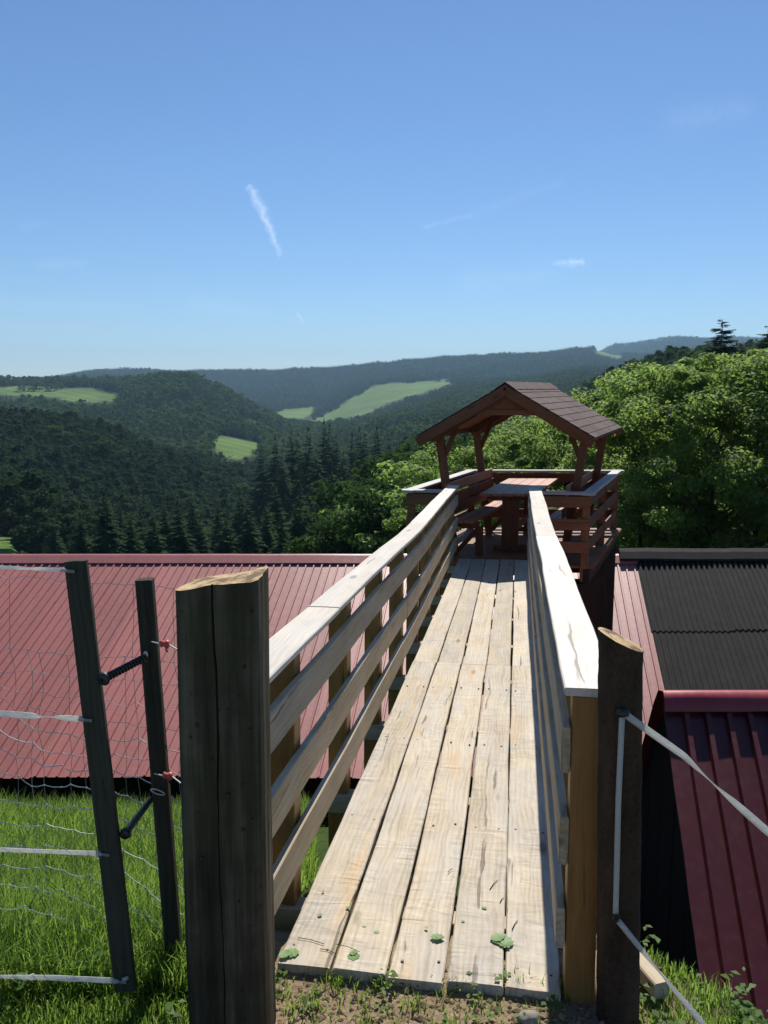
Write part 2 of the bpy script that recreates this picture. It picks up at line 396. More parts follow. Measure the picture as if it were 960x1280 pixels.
# ------------------------------------------------------------------ world: sky with a contrail and a few wisps
def build_world():
    nt = wd.node_tree; b = NB(nt)
    for n in list(nt.nodes): nt.nodes.remove(n)
    sky = b.n('ShaderNodeTexSky', sky_type='NISHITA'); sky.sun_disc = False
    sky.sun_elevation = SUN_EL; sky.sun_rotation = SUN_AZ
    sky.altitude = 300; sky.air_density = 1.0; sky.dust_density = 0.05; sky.ozone_density = 8.5
    d = b.coord('Generated'); sep = b.n('ShaderNodeSeparateXYZ'); b.put(sep.inputs[0], d)
    yy = b.math('MAXIMUM', sep.outputs[1], .05)
    cs = b.n('ShaderNodeCombineXYZ'); b.put(cs.inputs[0], b.math('DIVIDE', sep.outputs[0], yy)); b.put(cs.inputs[1], b.math('DIVIDE', sep.outputs[2], yy))
    P0 = cs.outputs[0]
    wob = b.vmath('SUBTRACT', b.noise(P0, 80, 4, .65, col=True), (.5, .5, .5))
    P = b.vmath('ADD', P0, b.vmath('MULTIPLY', wob, (.014, .010, 0)))
    fine = b.noise(P0, 120, 4, .6)
    front = b.math('GREATER_THAN', sep.outputs[1], .05)
    def seg(a, c, w0, w1, amt):
        ax, ay = tan_of(*a); cx, cy = tan_of(*c)
        A = (ax, ay, 0); D = (cx-ax, cy-ay, 0); L2 = D[0]**2+D[1]**2
        pa = b.vmath('SUBTRACT', P, A)
        h = b.math('DIVIDE', b.vmath('DOT_PRODUCT', pa, D, out=1), L2, clamp=True)
        hv = b.n('ShaderNodeCombineXYZ'); 
        for i in range(3): b.put(hv.inputs[i], h)
        dist = b.vmath('LENGTH', b.vmath('SUBTRACT', pa, b.vmath('MULTIPLY', hv.outputs[0], D)), out=1)
        w = b.math('ADD', b.math('MULTIPLY', h, w1-w0), w0)
        m = b.math('SUBTRACT', 1.0, b.math('DIVIDE', dist, w), clamp=True)
        m = b.math('POWER', m, 1.3)
        m = b.math('MULTIPLY', m, b.ramp(fine, [(.28, .25), (.6, 1.)]))
        return b.math('MULTIPLY', m, amt)
    k = 1/1065
    parts = [seg((313,236), (330,268), 7*k, 9*k, .95), seg((330,268), (343,300), 8*k, 6*k, 1.0), seg((343,300), (350,318), 6*k, 4*k, .55),
             seg((371,390), (378,402), 3.5*k, 2.5*k, .45), seg((694,329), (716,329), 6*k, 7*k, .55), seg((714,327), (728,327), 7*k, 5*k, .95),
             seg((590,352), (690,340), 30*k, 20*k, .10), seg((530,283), (590,269), 6*k, 4*k, .20), seg((590,269), (700,228), 10*k, 6*k, .08),
             seg((50,332), (105,328), 9*k, 7*k, .16), seg((30,283), (60,278), 9*k, 6*k, .10), seg((850,150), (930,135), 34*k, 24*k, .14),
             seg((240,380), (330,392), 20*k, 14*k, .12), seg((0,378), (170,384), 14*k, 10*k, .10)]
    tot = parts[0]
    for q in parts[1:]: tot = b.math('MAXIMUM', tot, q)
    tot = b.math('MULTIPLY', tot, front)
    bright = b.mix(1.0, sky.outputs[0], (2.2, 2.05, 1.9), 'ADD') if False else b.vmath('ADD', sky.outputs[0], (3.4, 3.0, 2.3))
    c = b.mix(tot, sky.outputs[0], bright)
    bg = b.n('ShaderNodeBackground'); b.put(bg.inputs[0], c); bg.inputs[1].default_value = SKY_STRENGTH
    o = b.n('ShaderNodeOutputWorld'); nt.links.new(bg.outputs[0], o.inputs[0])
build_world()

# ------------------------------------------------------------------ ground sheet
def ground_mat():
    m, nt = nt_new('hillside_ground'); b = NB(nt)
    co = b.coord('Object')
    a = b.n('ShaderNodeAttribute', attribute_name='cover'); sepc = b.n('ShaderNodeSeparateColor'); b.put(sepc.inputs[0], a.outputs['Color'])
    n1 = b.noise(co, .6, 5, .6); n2 = b.noise(co, 9, 5, .65); n3 = b.noise(co, 60, 4, .7); nf = b.noise(co, .012, 5, .6); nff = b.noise(co, .05, 4, .65)
    soil = b.ramp(b.math('ADD', b.math('MULTIPLY', n2, .55), b.math('MULTIPLY', n3, .45)), [(.3, (.13,.095,.055)), (.52, (.28,.21,.13)), (.72, (.44,.35,.23))])
    turf = b.ramp(b.math('ADD', b.math('MULTIPLY', n1, .4), b.math('MULTIPLY', n2, .6)), [(.3, (.018,.035,.008)), (.7, (.05,.085,.018))])
    mead = b.ramp(b.math('ADD', b.math('MULTIPLY', nf, .6), b.math('MULTIPLY', nff, .4)), [(.3, (.062,.118,.022)), (.55, (.098,.160,.032)), (.75, (.15,.182,.05))])
    wood_ = b.ramp(nff, [(.3, (.012,.02,.007)), (.7, (.03,.045,.015))])
    mw_ = b.n('ShaderNodeTexWave', wave_type='BANDS', bands_direction='DIAGONAL'); b.put(mw_.inputs['Vector'], co); mw_.inputs['Scale'].default_value = .018; mw_.inputs['Distortion'].default_value = 3.0; mw_.inputs['Detail'].default_value = 2
    mead = b.vmath('SCALE', mead, b.math('ADD', b.math('MULTIPLY', mw_.outputs['Fac'], .28), b.math('ADD', b.math('MULTIPLY', b.noise(co, .006, 3, .5), .5), .62)))
    c = b.mix(sepc.outputs[0], turf, soil)
    c = b.mix(sepc.outputs[1], c, mead)
    c = b.mix(sepc.outputs[2], c, wood_)
    b.out(b.principled(c, .95, b.bump(b.math('ADD', b.math('MULTIPLY', n2, .5), n3), .6, .02), spec=.1))
    return m
def build_ground():
    ys = list(np.arange(-8, 1.4, .5)) + list(np.arange(1.4, 3.2, .06)) + list(np.arange(3.2, 16, .25)) + list(np.geomspace(16, 7500, 190))
    ss = np.concatenate([np.linspace(-2.6, -.62, 26, endpoint=False), np.linspace(-.62, .62, 230), np.linspace(.65, 2.6, 26)])
    # near rows need finer columns round the path: warp s there
    V = []; cov = []
    for y in ys:
        w = max(y, 16) if y > 16 else 16
        for s in ss:
            if y < 16:
                k = sst(3, 16, y); x = (s*16)*(k) + (math.copysign(abs(s)**1.6, s)*16*.62)*(1-k)
            else: x = s*y
            z = ground_z(x, y); V.append((x, y, z))
            soil = 0.0; mead = 0.0; wd_ = 0.0
            if y < 3:
                d = max(0, abs(x-.12)-.55)
                soil = (1-sst(0, .35, d+.15*noise.noise((x*4, y*4, 1))))*(1-sst(2.6, 3.0, y))
            if y > 60:
                px, py = project((x, y, z))
                if in_meadow(x, y, z): mead = 1.0
                else: wd_ = sst(60, 100, y)
            cov.append((soil, mead, wd_, 1))
    nc = len(ss); Fc = [(j*nc+i, j*nc+i+1, (j+1)*nc+i+1, (j+1)*nc+i) for j in range(len(ys)-1) for i in range(nc-1)]
    me = mesh_of('ground', V, Fc, ground_mat(), True)
    at = me.color_attributes.new('cover', 'FLOAT_COLOR', 'POINT'); at.data.foreach_set('color', np.array(cov, np.float32).ravel())
    o = obj('ground', me); tag(o, kind='structure')
build_ground()

# ------------------------------------------------------------------ barn (left red roof, narrow red strip, black corrugated part)
RD = ray(640, -20); RD = RD / RD.y            # up-slope direction of the barn roof, per metre of depth
YR, YE = 16.0, 11.12
def ridge_pt(px, py=697): return at_y(px, py, YR)
def build_barn():
    zr = at_y(300, 697, YR).z
    base = Vector((0, 13.5, ground_z(0, 13.5)))
    barn = thing('barn', base, 'long low barn under the footbridge with faded red sheet metal and black corrugated roof', 'barn')
    nrm = Vector((1, 0, 0)).cross(RD).normalized()
    def P(x, Y, h=0.0):                      # point on roof plane: x measured at the ridge
        q = Vector((x, YR, zr)) + RD*(Y-YR); return q + nrm*h
    x0 = ridge_pt(-190).x; x1 = ridge_pt(795, 697).x
    pitch = .151; ns = 5; n = int((x1-x0)/(pitch*ns))
    pitch = (x1-x0)/(n*ns)
    roof = world_part(barn, 'roof', merge(([P(x0, YE+.1, -.04), P(x1, YE+.1, -.04), P(x1, YR, -.04), P(x0, YR, -.04),
            P(x0, YE+.1, -.10), P(x1, YE+.1, -.10), P(x1, YR, -.10), P(x0, YR, -.10)],
            [(0,1,2,3), (7,6,5,4), (0,4,5,1), (1,5,6,2), (2,6,7,3), (3,7,4,0)])), M['darkwood'])
    roof['label'] = 'faded red ribbed sheet metal roof'
    # each sheet: five trapezoid ribs, one edge lapped over the neighbour
    rh = .020
    for k in range(n):
        xs = []; hs = []
        a = x0 + k*pitch*ns
        for i in range(ns):
            c = a + (i+.5)*pitch
            lap = .006 if i == 0 else 0
            for dx, h in ((-.5*pitch, 0), (-.022, 0), (-.012, rh+lap), (.012, rh+lap), (.022, 0), (.5*pitch, 0)):
                if dx == -.5*pitch and xs: continue
                xs.append(c+dx); hs.append(h)
        V = []; Fc = []
        ny = 6
        ye = YE + rnd.uniform(-.02, .02); dh = rnd.uniform(0, .004)
        for j in range(ny+1):
            Y = ye + (YR-ye)*j/ny
            for x, h in zip(xs, hs): V.append(P(x, Y, h + dh + .003*noise.noise((x*2, Y*.8, 3))))
        m = len(xs)
        for j in range(ny):
            for i in range(m-1): Fc.append((j*m+i, j*m+i+1, (j+1)*m+i+1, (j+1)*m+i))
        world_part(roof, 'roof_sheet', (V, Fc), M['barnred'])
    # ridge flashing: folded strip lying on the ribs, far side goes down the back
    V = []; nx = 60
    for i in range(nx+1):
        x = x0 + (x1-x0)*i/nx
        j = .006*noise.noise((x*1.1, 0, 0))
        V += [P(x, YR-.22, rh+.010+j), P(x, YR-.21, rh+.018+j), P(x, YR-.02, rh+.05+j), P(x, YR+.03, rh+.045+j),
              Vector((x+.04, YR+.35, zr-.13)), Vector((x+.05, YR+2.5, zr-1.1))]
    Fc = [(i*6+k, (i+1)*6+k, (i+1)*6+k+1, i*6+k+1) for i in range(nx) for k in range(5)]
    world_part(roof, 'ridge_flashing', (V, Fc), M['caprd'])
    # black corrugated part to the right
    bx0 = x1+.01; bx1 = ridge_pt(1250).x
    broof = world_part(barn, 'corrugated_roof', ([P(bx0, YE+.3, -.05), P(bx1, YE+.3, -.05), P(bx1, YR, -.05), P(bx0, YR, -.05),
            P(bx0, YE+.3, -.12), P(bx1, YE+.3, -.12), P(bx1, YR, -.12), P(bx0, YR, -.12)],
            [(0,1,2,3), (7,6,5,4), (0,4,5,1), (1,5,6,2), (2,6,7,3), (3,7,4,0)]), M['darkwood'])
    broof['label'] = 'black corrugated bitumen sheet roof'
    wl = .100; wid = .96*1.45; rows = [(YR, YR-2.02), (YR-1.9, YR-3.65), (YR-3.5, YE+.2)]
    nxs = int((bx1-bx0)/wid)+1
    for r, (ya, yb) in enumerate(rows):
        for k in range(nxs):
            xa = bx0 + (k-.0)*wid - .03 + (0.4*wid if r % 2 else 0)*0; xb = xa + wid + .05
            nv = int((xb-xa)/wl*8); V = []
            dz = .013*(2-r) + rnd.uniform(0, .006); dyb = rnd.uniform(-.03, .03)
            for j in range(5):
                Y = ya + (yb+dyb-ya)*j/4
                for i in range(nv+1):
                    x = xa + (xb-xa)*i/nv
                    V.append(P(x, Y, .021*math.sin(2*math.pi*(x-bx0)/wl) + dz + (.008 if k % 2 else 0)))
            m = nv+1
            world_part(broof, 'corrugated_sheet', (V, [(j*m+i, (j+1)*m+i, (j+1)*m+i+1, j*m+i+1) for j in range(4) for i in range(nv)]), M['blackroof'], True)
    # black ridge cap, slightly ragged
    V = []
    for i in range(41):
        x = bx0 - .35 + (bx1-bx0+.3)*i/40; j = .018*noise.noise((x*.9, 2, 0)) + .01*noise.noise((x*5, 2, 0))
        V += [P(x, YR-.20, .075+j), P(x, YR-.18, .11+j), P(x, YR-.02, .15+j), P(x, YR+.1, .145+j), Vector((x+.05, YR+.5, zr-.1)), Vector((x+.05, YR+2.3, zr-1.0))]
    world_part(broof, 'ridge_cap', (V, [(i*6+k, (i+1)*6+k, (i+1)*6+k+1, i*6+k+1) for i in range(40) for k in range(5)]), M['blackroof'])
    # walls of upright boards under the eave
    ew = YE+.45
    e0 = P(x0, ew); e1 = P(bx1, ew)
    wall = world_part(barn, 'wall', ([Vector((e0.x, ew+.06, e0.z-.1)), Vector((e1.x, ew+.06, e1.z-.1)), Vector((e1.x, ew+.06, e0.z-4)), Vector((e0.x, ew+.06, e0.z-4)),
            Vector((e0.x, ew+.2, e0.z-.1)), Vector((e1.x, ew+.2, e1.z-.1)), Vector((e1.x, ew+.2, e0.z-4)), Vector((e0.x, ew+.2, e0.z-4))],
            [(3,2,1,0), (4,5,6,7), (0,1,5,4), (1,2,6,5), (2,3,7,6), (3,0,4,7)]), M['blackwall'])
    x = e0.x
    while x < e1.x:
        w = rnd.uniform(.16, .22)
        board(wall, 'wall_board', (x+w/2, ew+.045, e0.z-.08), (x+w/2, ew+.045, e0.z-3.2), w-.012, .03+rnd.uniform(0,.012), (0,-1,0), M['blackwall'])
        x += w
    return P, zr
BARN_P, BARN_ZR = build_barn()

# ------------------------------------------------------------------ shed on the right (steep dark red roof)
def build_shed():
    Yc = 6.2
    D = ray(650, -450); D = D/D.y
    top = at_y(828, 872, Yc)
    base = Vector((top.x+1.5, 5.2, ground_z(top.x+1.5, 5.2)))
    shed = thing('shed', base, 'small low shed with steep dark red ribbed metal roof and bright red ridge flashing', 'shed')
    nrm = Vector((1, 0, 0)).cross(D).normalized()
    def P(x, Y, h=0.0): return Vector((x, Yc, top.z)) + D*(Y-Yc) + nrm*h
    xl, xr = top.x, top.x+3.4; yb = 3.5
    roof = world_part(shed, 'roof', ([P(xl+.02, yb+.05, -.03), P(xr, yb+.05, -.03), P(xr, Yc, -.03), P(xl+.02, Yc, -.03),
            P(xl+.02, yb+.05, -.09), P(xr, yb+.05, -.09), P(xr, Yc, -.09), P(xl+.02, Yc, -.09)],
            [(0,1,2,3), (7,6,5,4), (0,4,5,1), (1,5,6,2), (2,6,7,3), (3,7,4,0)]), M['darkwood'])
    pitch = .158; ns = 4; k = 0; x = xl; rh = .034
    while x < xr-.1:
        V = []; Fc = []; xs = []; hs = []
        for i in range(ns):
            c = x + (i+1)*pitch
            for dx, h in ((-1.0*pitch, 0), (-.030, 0), (-.018, rh), (.018, rh), (.030, 0)):
                if dx == -pitch and i > 0: continue
                xs.append(c+dx); hs.append(h)
        xs.append(x+ns*pitch+.001+.03); hs.append(.0)
        dh = .003*(k % 2)
        ny = 14
        for j in range(ny+1):
            Y = yb + (Yc-yb)*j/ny
            for q, (xx, h) in enumerate(zip(xs, hs)):
                xx2 = xx if not (k == 0 and q == 0) else xx + .006*noise.noise((Y*6, 0, 0))
                V.append(P(xx2, Y, h + dh + .004*noise.noise((xx*3, Y*1.6, 8))))
        m = len(xs)
        for j in range(ny):
            for i in range(m-1): Fc.append((j*m+i, j*m+i+1, (j+1)*m+i+1, (j+1)*m+i))
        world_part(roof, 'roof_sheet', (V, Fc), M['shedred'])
        x += ns*pitch; k += 1
    # bright ridge flashing, dented
    V = []; nx = 40
    for i in range(nx+1):
        x = xl-.012 + (xr-xl)*i/nx
        j = .012*noise.noise((x*2.3, 0, 0)); j2 = .012*noise.noise((x*3.3, 5, 0))
        V += [P(x, Yc-.12, rh+.010+j2), P(x, Yc-.115, rh+.020+j2), P(x, Yc-.05, rh+.045+j), P(x, Yc+.0, rh+.055+j), Vector((x, Yc+.07, top.z+.035)), Vector((x, Yc+.16, top.z-.10)), Vector((x, Yc+1.35, top.z-2.4))]
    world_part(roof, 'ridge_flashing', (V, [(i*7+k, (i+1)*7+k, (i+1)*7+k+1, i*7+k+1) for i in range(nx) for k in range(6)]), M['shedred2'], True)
    # gable wall on the bridge side: boards clipped under the verge; the back slope is steep
    rear = at_y(800, 925, Yc+.55)
    def under(Y):
        if Y <= Yc: return P(xl, Y).z - .05
        return top.z - .05 - (Y-Yc)*(top.z-rear.z)/.55*1.0
    xw = xl+.05
    yend = Yc + 1.3
    gw = []
    ysl = [yb+.12 + (yend-yb-.12)*i/13 for i in range(14)]
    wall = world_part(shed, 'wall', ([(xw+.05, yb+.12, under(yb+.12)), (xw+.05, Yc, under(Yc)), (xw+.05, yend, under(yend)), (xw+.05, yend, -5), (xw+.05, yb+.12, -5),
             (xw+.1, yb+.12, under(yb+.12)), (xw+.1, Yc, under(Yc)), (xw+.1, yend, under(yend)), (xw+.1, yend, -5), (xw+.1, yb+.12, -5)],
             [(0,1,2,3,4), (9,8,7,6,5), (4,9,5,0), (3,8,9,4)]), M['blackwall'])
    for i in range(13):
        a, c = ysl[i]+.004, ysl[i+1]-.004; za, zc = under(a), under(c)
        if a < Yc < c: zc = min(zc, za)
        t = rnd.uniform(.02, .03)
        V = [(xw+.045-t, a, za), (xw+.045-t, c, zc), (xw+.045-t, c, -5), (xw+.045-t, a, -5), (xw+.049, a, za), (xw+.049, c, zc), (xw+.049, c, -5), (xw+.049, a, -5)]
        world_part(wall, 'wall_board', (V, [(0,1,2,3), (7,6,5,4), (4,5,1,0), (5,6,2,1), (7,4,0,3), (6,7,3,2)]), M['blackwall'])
    fw = yb+.14
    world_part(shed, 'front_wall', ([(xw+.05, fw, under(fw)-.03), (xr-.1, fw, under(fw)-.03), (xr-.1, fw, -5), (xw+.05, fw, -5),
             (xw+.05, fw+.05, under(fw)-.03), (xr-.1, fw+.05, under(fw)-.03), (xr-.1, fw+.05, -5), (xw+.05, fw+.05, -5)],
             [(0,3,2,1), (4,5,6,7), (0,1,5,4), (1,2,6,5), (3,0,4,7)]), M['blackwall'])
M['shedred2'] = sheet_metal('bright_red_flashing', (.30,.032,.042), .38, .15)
build_shed()

# ------------------------------------------------------------------ footbridge
BD = ray(647, 533).normalized(); BX = BD.cross(Vector((0,0,1))).normalized(); BN = BX.cross(BD); HB = 1.6
def bp(l, t, n=0.0): return CAM + BX*l + BD*t + BN*(n-HB)
T0, T1 = 2.305, 10.22
def sag(t): return -.036*math.sin(math.pi*min(1, max(0, (t-2.3)/7.6)))**2 - .004*math.sin(2*math.pi*(t-2.3)/3.1)
def curved_board(parent, name, lt, W, T, flat, mat, n0, l0, t0, t1, seg=None, sagk=1.0, ragged=.004, label=None):
    """board following the bridge; flat=True lies flat (width across), else stands upright. local X is its length."""
    mid = bp(l0, (t0+t1)/2, n0)
    Z = BN if flat else BX; Y = Z.cross(BD)
    seg = seg or max(4, int((t1-t0)/.25))
    v, f = board_data(t1-t0, W, T, seg, .004, .006, 0, ragged=ragged)
    v2 = []
    for (x, y, z) in v:
        s = sag(x+(t0+t1)/2)*sagk
        if flat: v2.append((x, y, z+s))
        else: v2.append((x, y+s*(1 if Y.dot(BN) > 0 else -1), z))
    me = mesh_of(name, v2, f, mat)
    mw = Matrix(((BD.x, Y.x, Z.x, 0), (BD.y, Y.y, Z.y, 0), (BD.z, Y.z, Z.z, 0), (0,0,0,1))); mw.translation = mid
    o = part_of(parent, name, me, mw)
    if label: o['label'] = label
    return o
def build_bridge():
    br = thing('footbridge', bp(-.27, T0, -.06), 'pale wooden plank footbridge with board railings leading over the roofs to the platform', 'footbridge')
    # deck planks: five across, two lengths each
    L0, pw, gap = -.675, .168, .007
    for i in range(5):
        c = L0 + pw*(i+.5)
        j = 5.65 + rnd.uniform(-.02, .02)
        for (a, e) in ((T0 + rnd.uniform(-.005, .005), j-.0012), (j+.0012, T1+rnd.uniform(-.01, .01))):
            o = curved_board(br, 'deck_plank', None, pw-gap-rnd.uniform(0, .004), .040, True, M['deck'], -.02+rnd.uniform(-.003, .003), c+rnd.uniform(-.002,.002), a, e, seg=18, sagk=.15, ragged=.003)
            # screw heads
            tt = a + .08
            while tt < e:
                for s in (-.05, .05):
                    p = bp(c+s+rnd.uniform(-.008,.008), tt+rnd.uniform(-.02,.02), .0012)
                    V = [p + BX*(.0045*math.cos(q*math.pi/3)) + BD*(.0045*math.sin(q*math.pi/3)) for q in range(6)]; V2 = [q-BN*.006 for q in V]
                    if tt < 5.2:
                        k = part_of(o, 'screw', mesh_of('screw', [q-p for q in V]+[q-p for q in V2], [(5,4,3,2,1,0)]+[(q, (q+1) % 6, 6+(q+1) % 6, 6+q) for q in range(6)], M['nail']), Matrix.Translation(p))
                tt += .9
    # stringers and cross joists
    for l in (-.60, -.26, .10):
        a, e = bp(l, T0+.02, -.128-.073), bp(l, T1-.02, -.128-.073); board(br, 'stringer', a, e, .08, .14, BN, M['darkwood'])
    t = 2.7
    while t < T1:
        board(br, 'joist', bp(-.84, t, -.084), bp(.30, t, -.084), .08, .085, BN, M['rail']); t += .9
    # rails
    heights = [(.71, .13), (.445, .135), (.195, .125)]
    for side in (0, 1):
        if side == 0: fl, pl, hl, hw = -.702, -.760, -.742, .128
        else: fl, pl, hl, hw = .153, .209, .215, .142
        t0 = 2.08 if side == 0 else 2.315
        cuts = {0: [2.08, 3.24, 6.55, 10.2], 1: [2.307, 5.9, 9.3, 10.2]}[side]
        for a, e in zip(cuts[:-1], cuts[1:]):
            curved_board(br, 'handrail', None, hw+rnd.uniform(-.003,.003), .024, True, M['cap'], .878+rnd.uniform(-.002,.002), hl+rnd.uniform(-.003,.003), a+.002, e-.002)
        for k, (n, w) in enumerate(heights):
            cut = [t0, rnd.uniform(5.2, 6.4), 10.2] if k else [t0, 10.2]
            for a, e in zip(cut[:-1], cut[1:]):
                curved_board(br, 'side_board', None, w+rnd.uniform(-.006,.006), .025, False, M['rail'], n+rnd.uniform(-.006,.006), fl+rnd.uniform(-.002,.002), a+.003, e-.003)
        ts = [2.72+.9*i for i in range(9)]
        if side == 1: ts = [2.365] + [3.25+.9*i for i in range(8)]
        for i, t in enumerate(ts):
            near = (side == 1 and i == 0)
            a, e = bp(pl, t, -.30 if not near else -.14), bp(pl, t, .862+sag(t))
            board(br, 'rail_post', a, e, .085 if not near else .088, .085, BX, M['honey'] if (near or i > -1) else M['platform'], ch=.003)
    # trestle legs down to the slope
    for t in (3.6, 6.1, 8.6):
        for l in (-.66, .14):
            p = bp(l, t, -.20); g = ground_z(p.x, p.y)
            board(br, 'trestle_leg', p, (p.x, p.y, g-.1), .12, .12, BX, M['darkwood'])
build_bridge()

# ------------------------------------------------------------------ platform
RZ, FZ = .40, -.50
cFL, cFR, cBR, cBL = (Vector((q[0], q[1], 0)) for q in ((.28,10.47), (2.49,10.15), (3.62,13.0), (1.32,13.05)))
def pf(u, v, z): 
    q = (cFL*(1-u)+cFR*u)*(1-v) + (cBL*(1-u)+cBR*u)*v; return Vector((q.x, q.y, z))
UP = Vector((0,0,1))
def build_platform():
    c = pf(.5, .5, 0); c.z = ground_z(c.x, c.y)
    pl = thing('viewing_platform', c, 'brown stained square timber platform with board railings and grey handrails at the bridge end', 'platform')
    n = 19
    for i in range(n):
        v = (i+.5)/n
        board(pl, 'floor_board', pf(-.02, v, FZ-.02), pf(1.03, v, FZ-.02), 2.75/n-.012, .036, UP, M['platform'], seg=3, wob=.003)
    for u in (.02, .5, .985): board(pl, 'floor_beam', pf(u, 0, FZ-.13), pf(u, 1, FZ-.13), .10, .18, UP, M['darkwood'])
    for v in (.012, .5, .985): board(pl, 'cross_beam', pf(0, v, FZ-.31), pf(1, v, FZ-.31), .12, .17, UP, M['darkwood'])
    # gap in the front railing where the bridge comes in
    g0 = (bp(-.82, 10.2).x-cFL.x)/(cFR.x-cFL.x); g1 = (bp(.30, 10.2).x-cFL.x)/(cFR.x-cFL.x)
    runs = [((0,0),(g0,0)), ((g1,0),(1,0)), ((1,0),(1,1)), ((1,1),(0,1)), ((0,1),(0,0))]
    cen = pf(.5, .5, 0)
    done = set()
    def post(u, v):
        k = (round(u,2), round(v,2))
        if k in done: return
        done.add(k); uu, vv = .02+.955*u, .018+.965*v
        d = (pf(1,v,0)-pf(0,v,0)).normalized()
        board(pl, 'rail_post', pf(uu, vv, FZ-.2), pf(uu, vv, RZ-.03), .095, .095, d, M['platform'] if v < .1 else M['redstain'], ch=.004)
    for i, ((ua,va),(ub,vb)) in enumerate(runs):
        a, b_ = pf(ua,va,0), pf(ub,vb,0); d = (b_-a).normalized(); out = d.cross(UP)
        if out.dot((a+b_)/2-cen) < 0: out = -out
        ext = .06
        h = Vector((0,0,RZ-.015 + .002*(i % 2)))
        ea = 0 if i in (1,) else ext; eb = 0 if i in (0,) else ext
        board(pl, 'handrail', a-d*ea+h-out*.03, b_+d*eb+h-out*.03, .14, .030, UP, M['railgrey'], seg=4, wob=.003)
        mt = M['platform'] if i < 2 else M['redstain']
        for z in (RZ-.115, RZ-.39, RZ-.67):
            board(pl, 'side_board', a+d*.0+UP*z+out*.022*(1 if i < 2 else -1), b_+UP*z+out*.022*(1 if i < 2 else -1), .135, .024, out, mt, seg=3, wob=.003)
        nseg = 1 if i < 2 else 2
        for k in range(nseg+1):
            t = k/nseg; post(ua+(ub-ua)*t, va+(vb-va)*t)
    # support posts down to the slope, boarded dark skirt on the right front
    for (u, v) in ((.04,.03), (.62,.03), (.96,.03), (.04,.96), (.96,.96)):
        p = pf(u, v, FZ-.38); board(pl, 'support_post', p, (p.x, p.y, ground_z(p.x, p.y)-.1), .16, .16, (0,1,0), M['darkwood'])
    for k in range(4):
        u = .80 + .062*k; p = pf(u, .05, FZ-.2); p2 = Vector((p.x, p.y, p.z-1.7)); board(pl, 'skirt_board', p, p2, .135, .025, (0,1,0), M['darkwood'])
    for k in range(21):
        p = pf(.985, .05+.0455*k, FZ-.22); p2 = Vector((p.x, p.y, p.z-1.7)); board(pl, 'skirt_board', p, p2, .13, .025, (1,0,0), M['darkwood'])
build_platform()

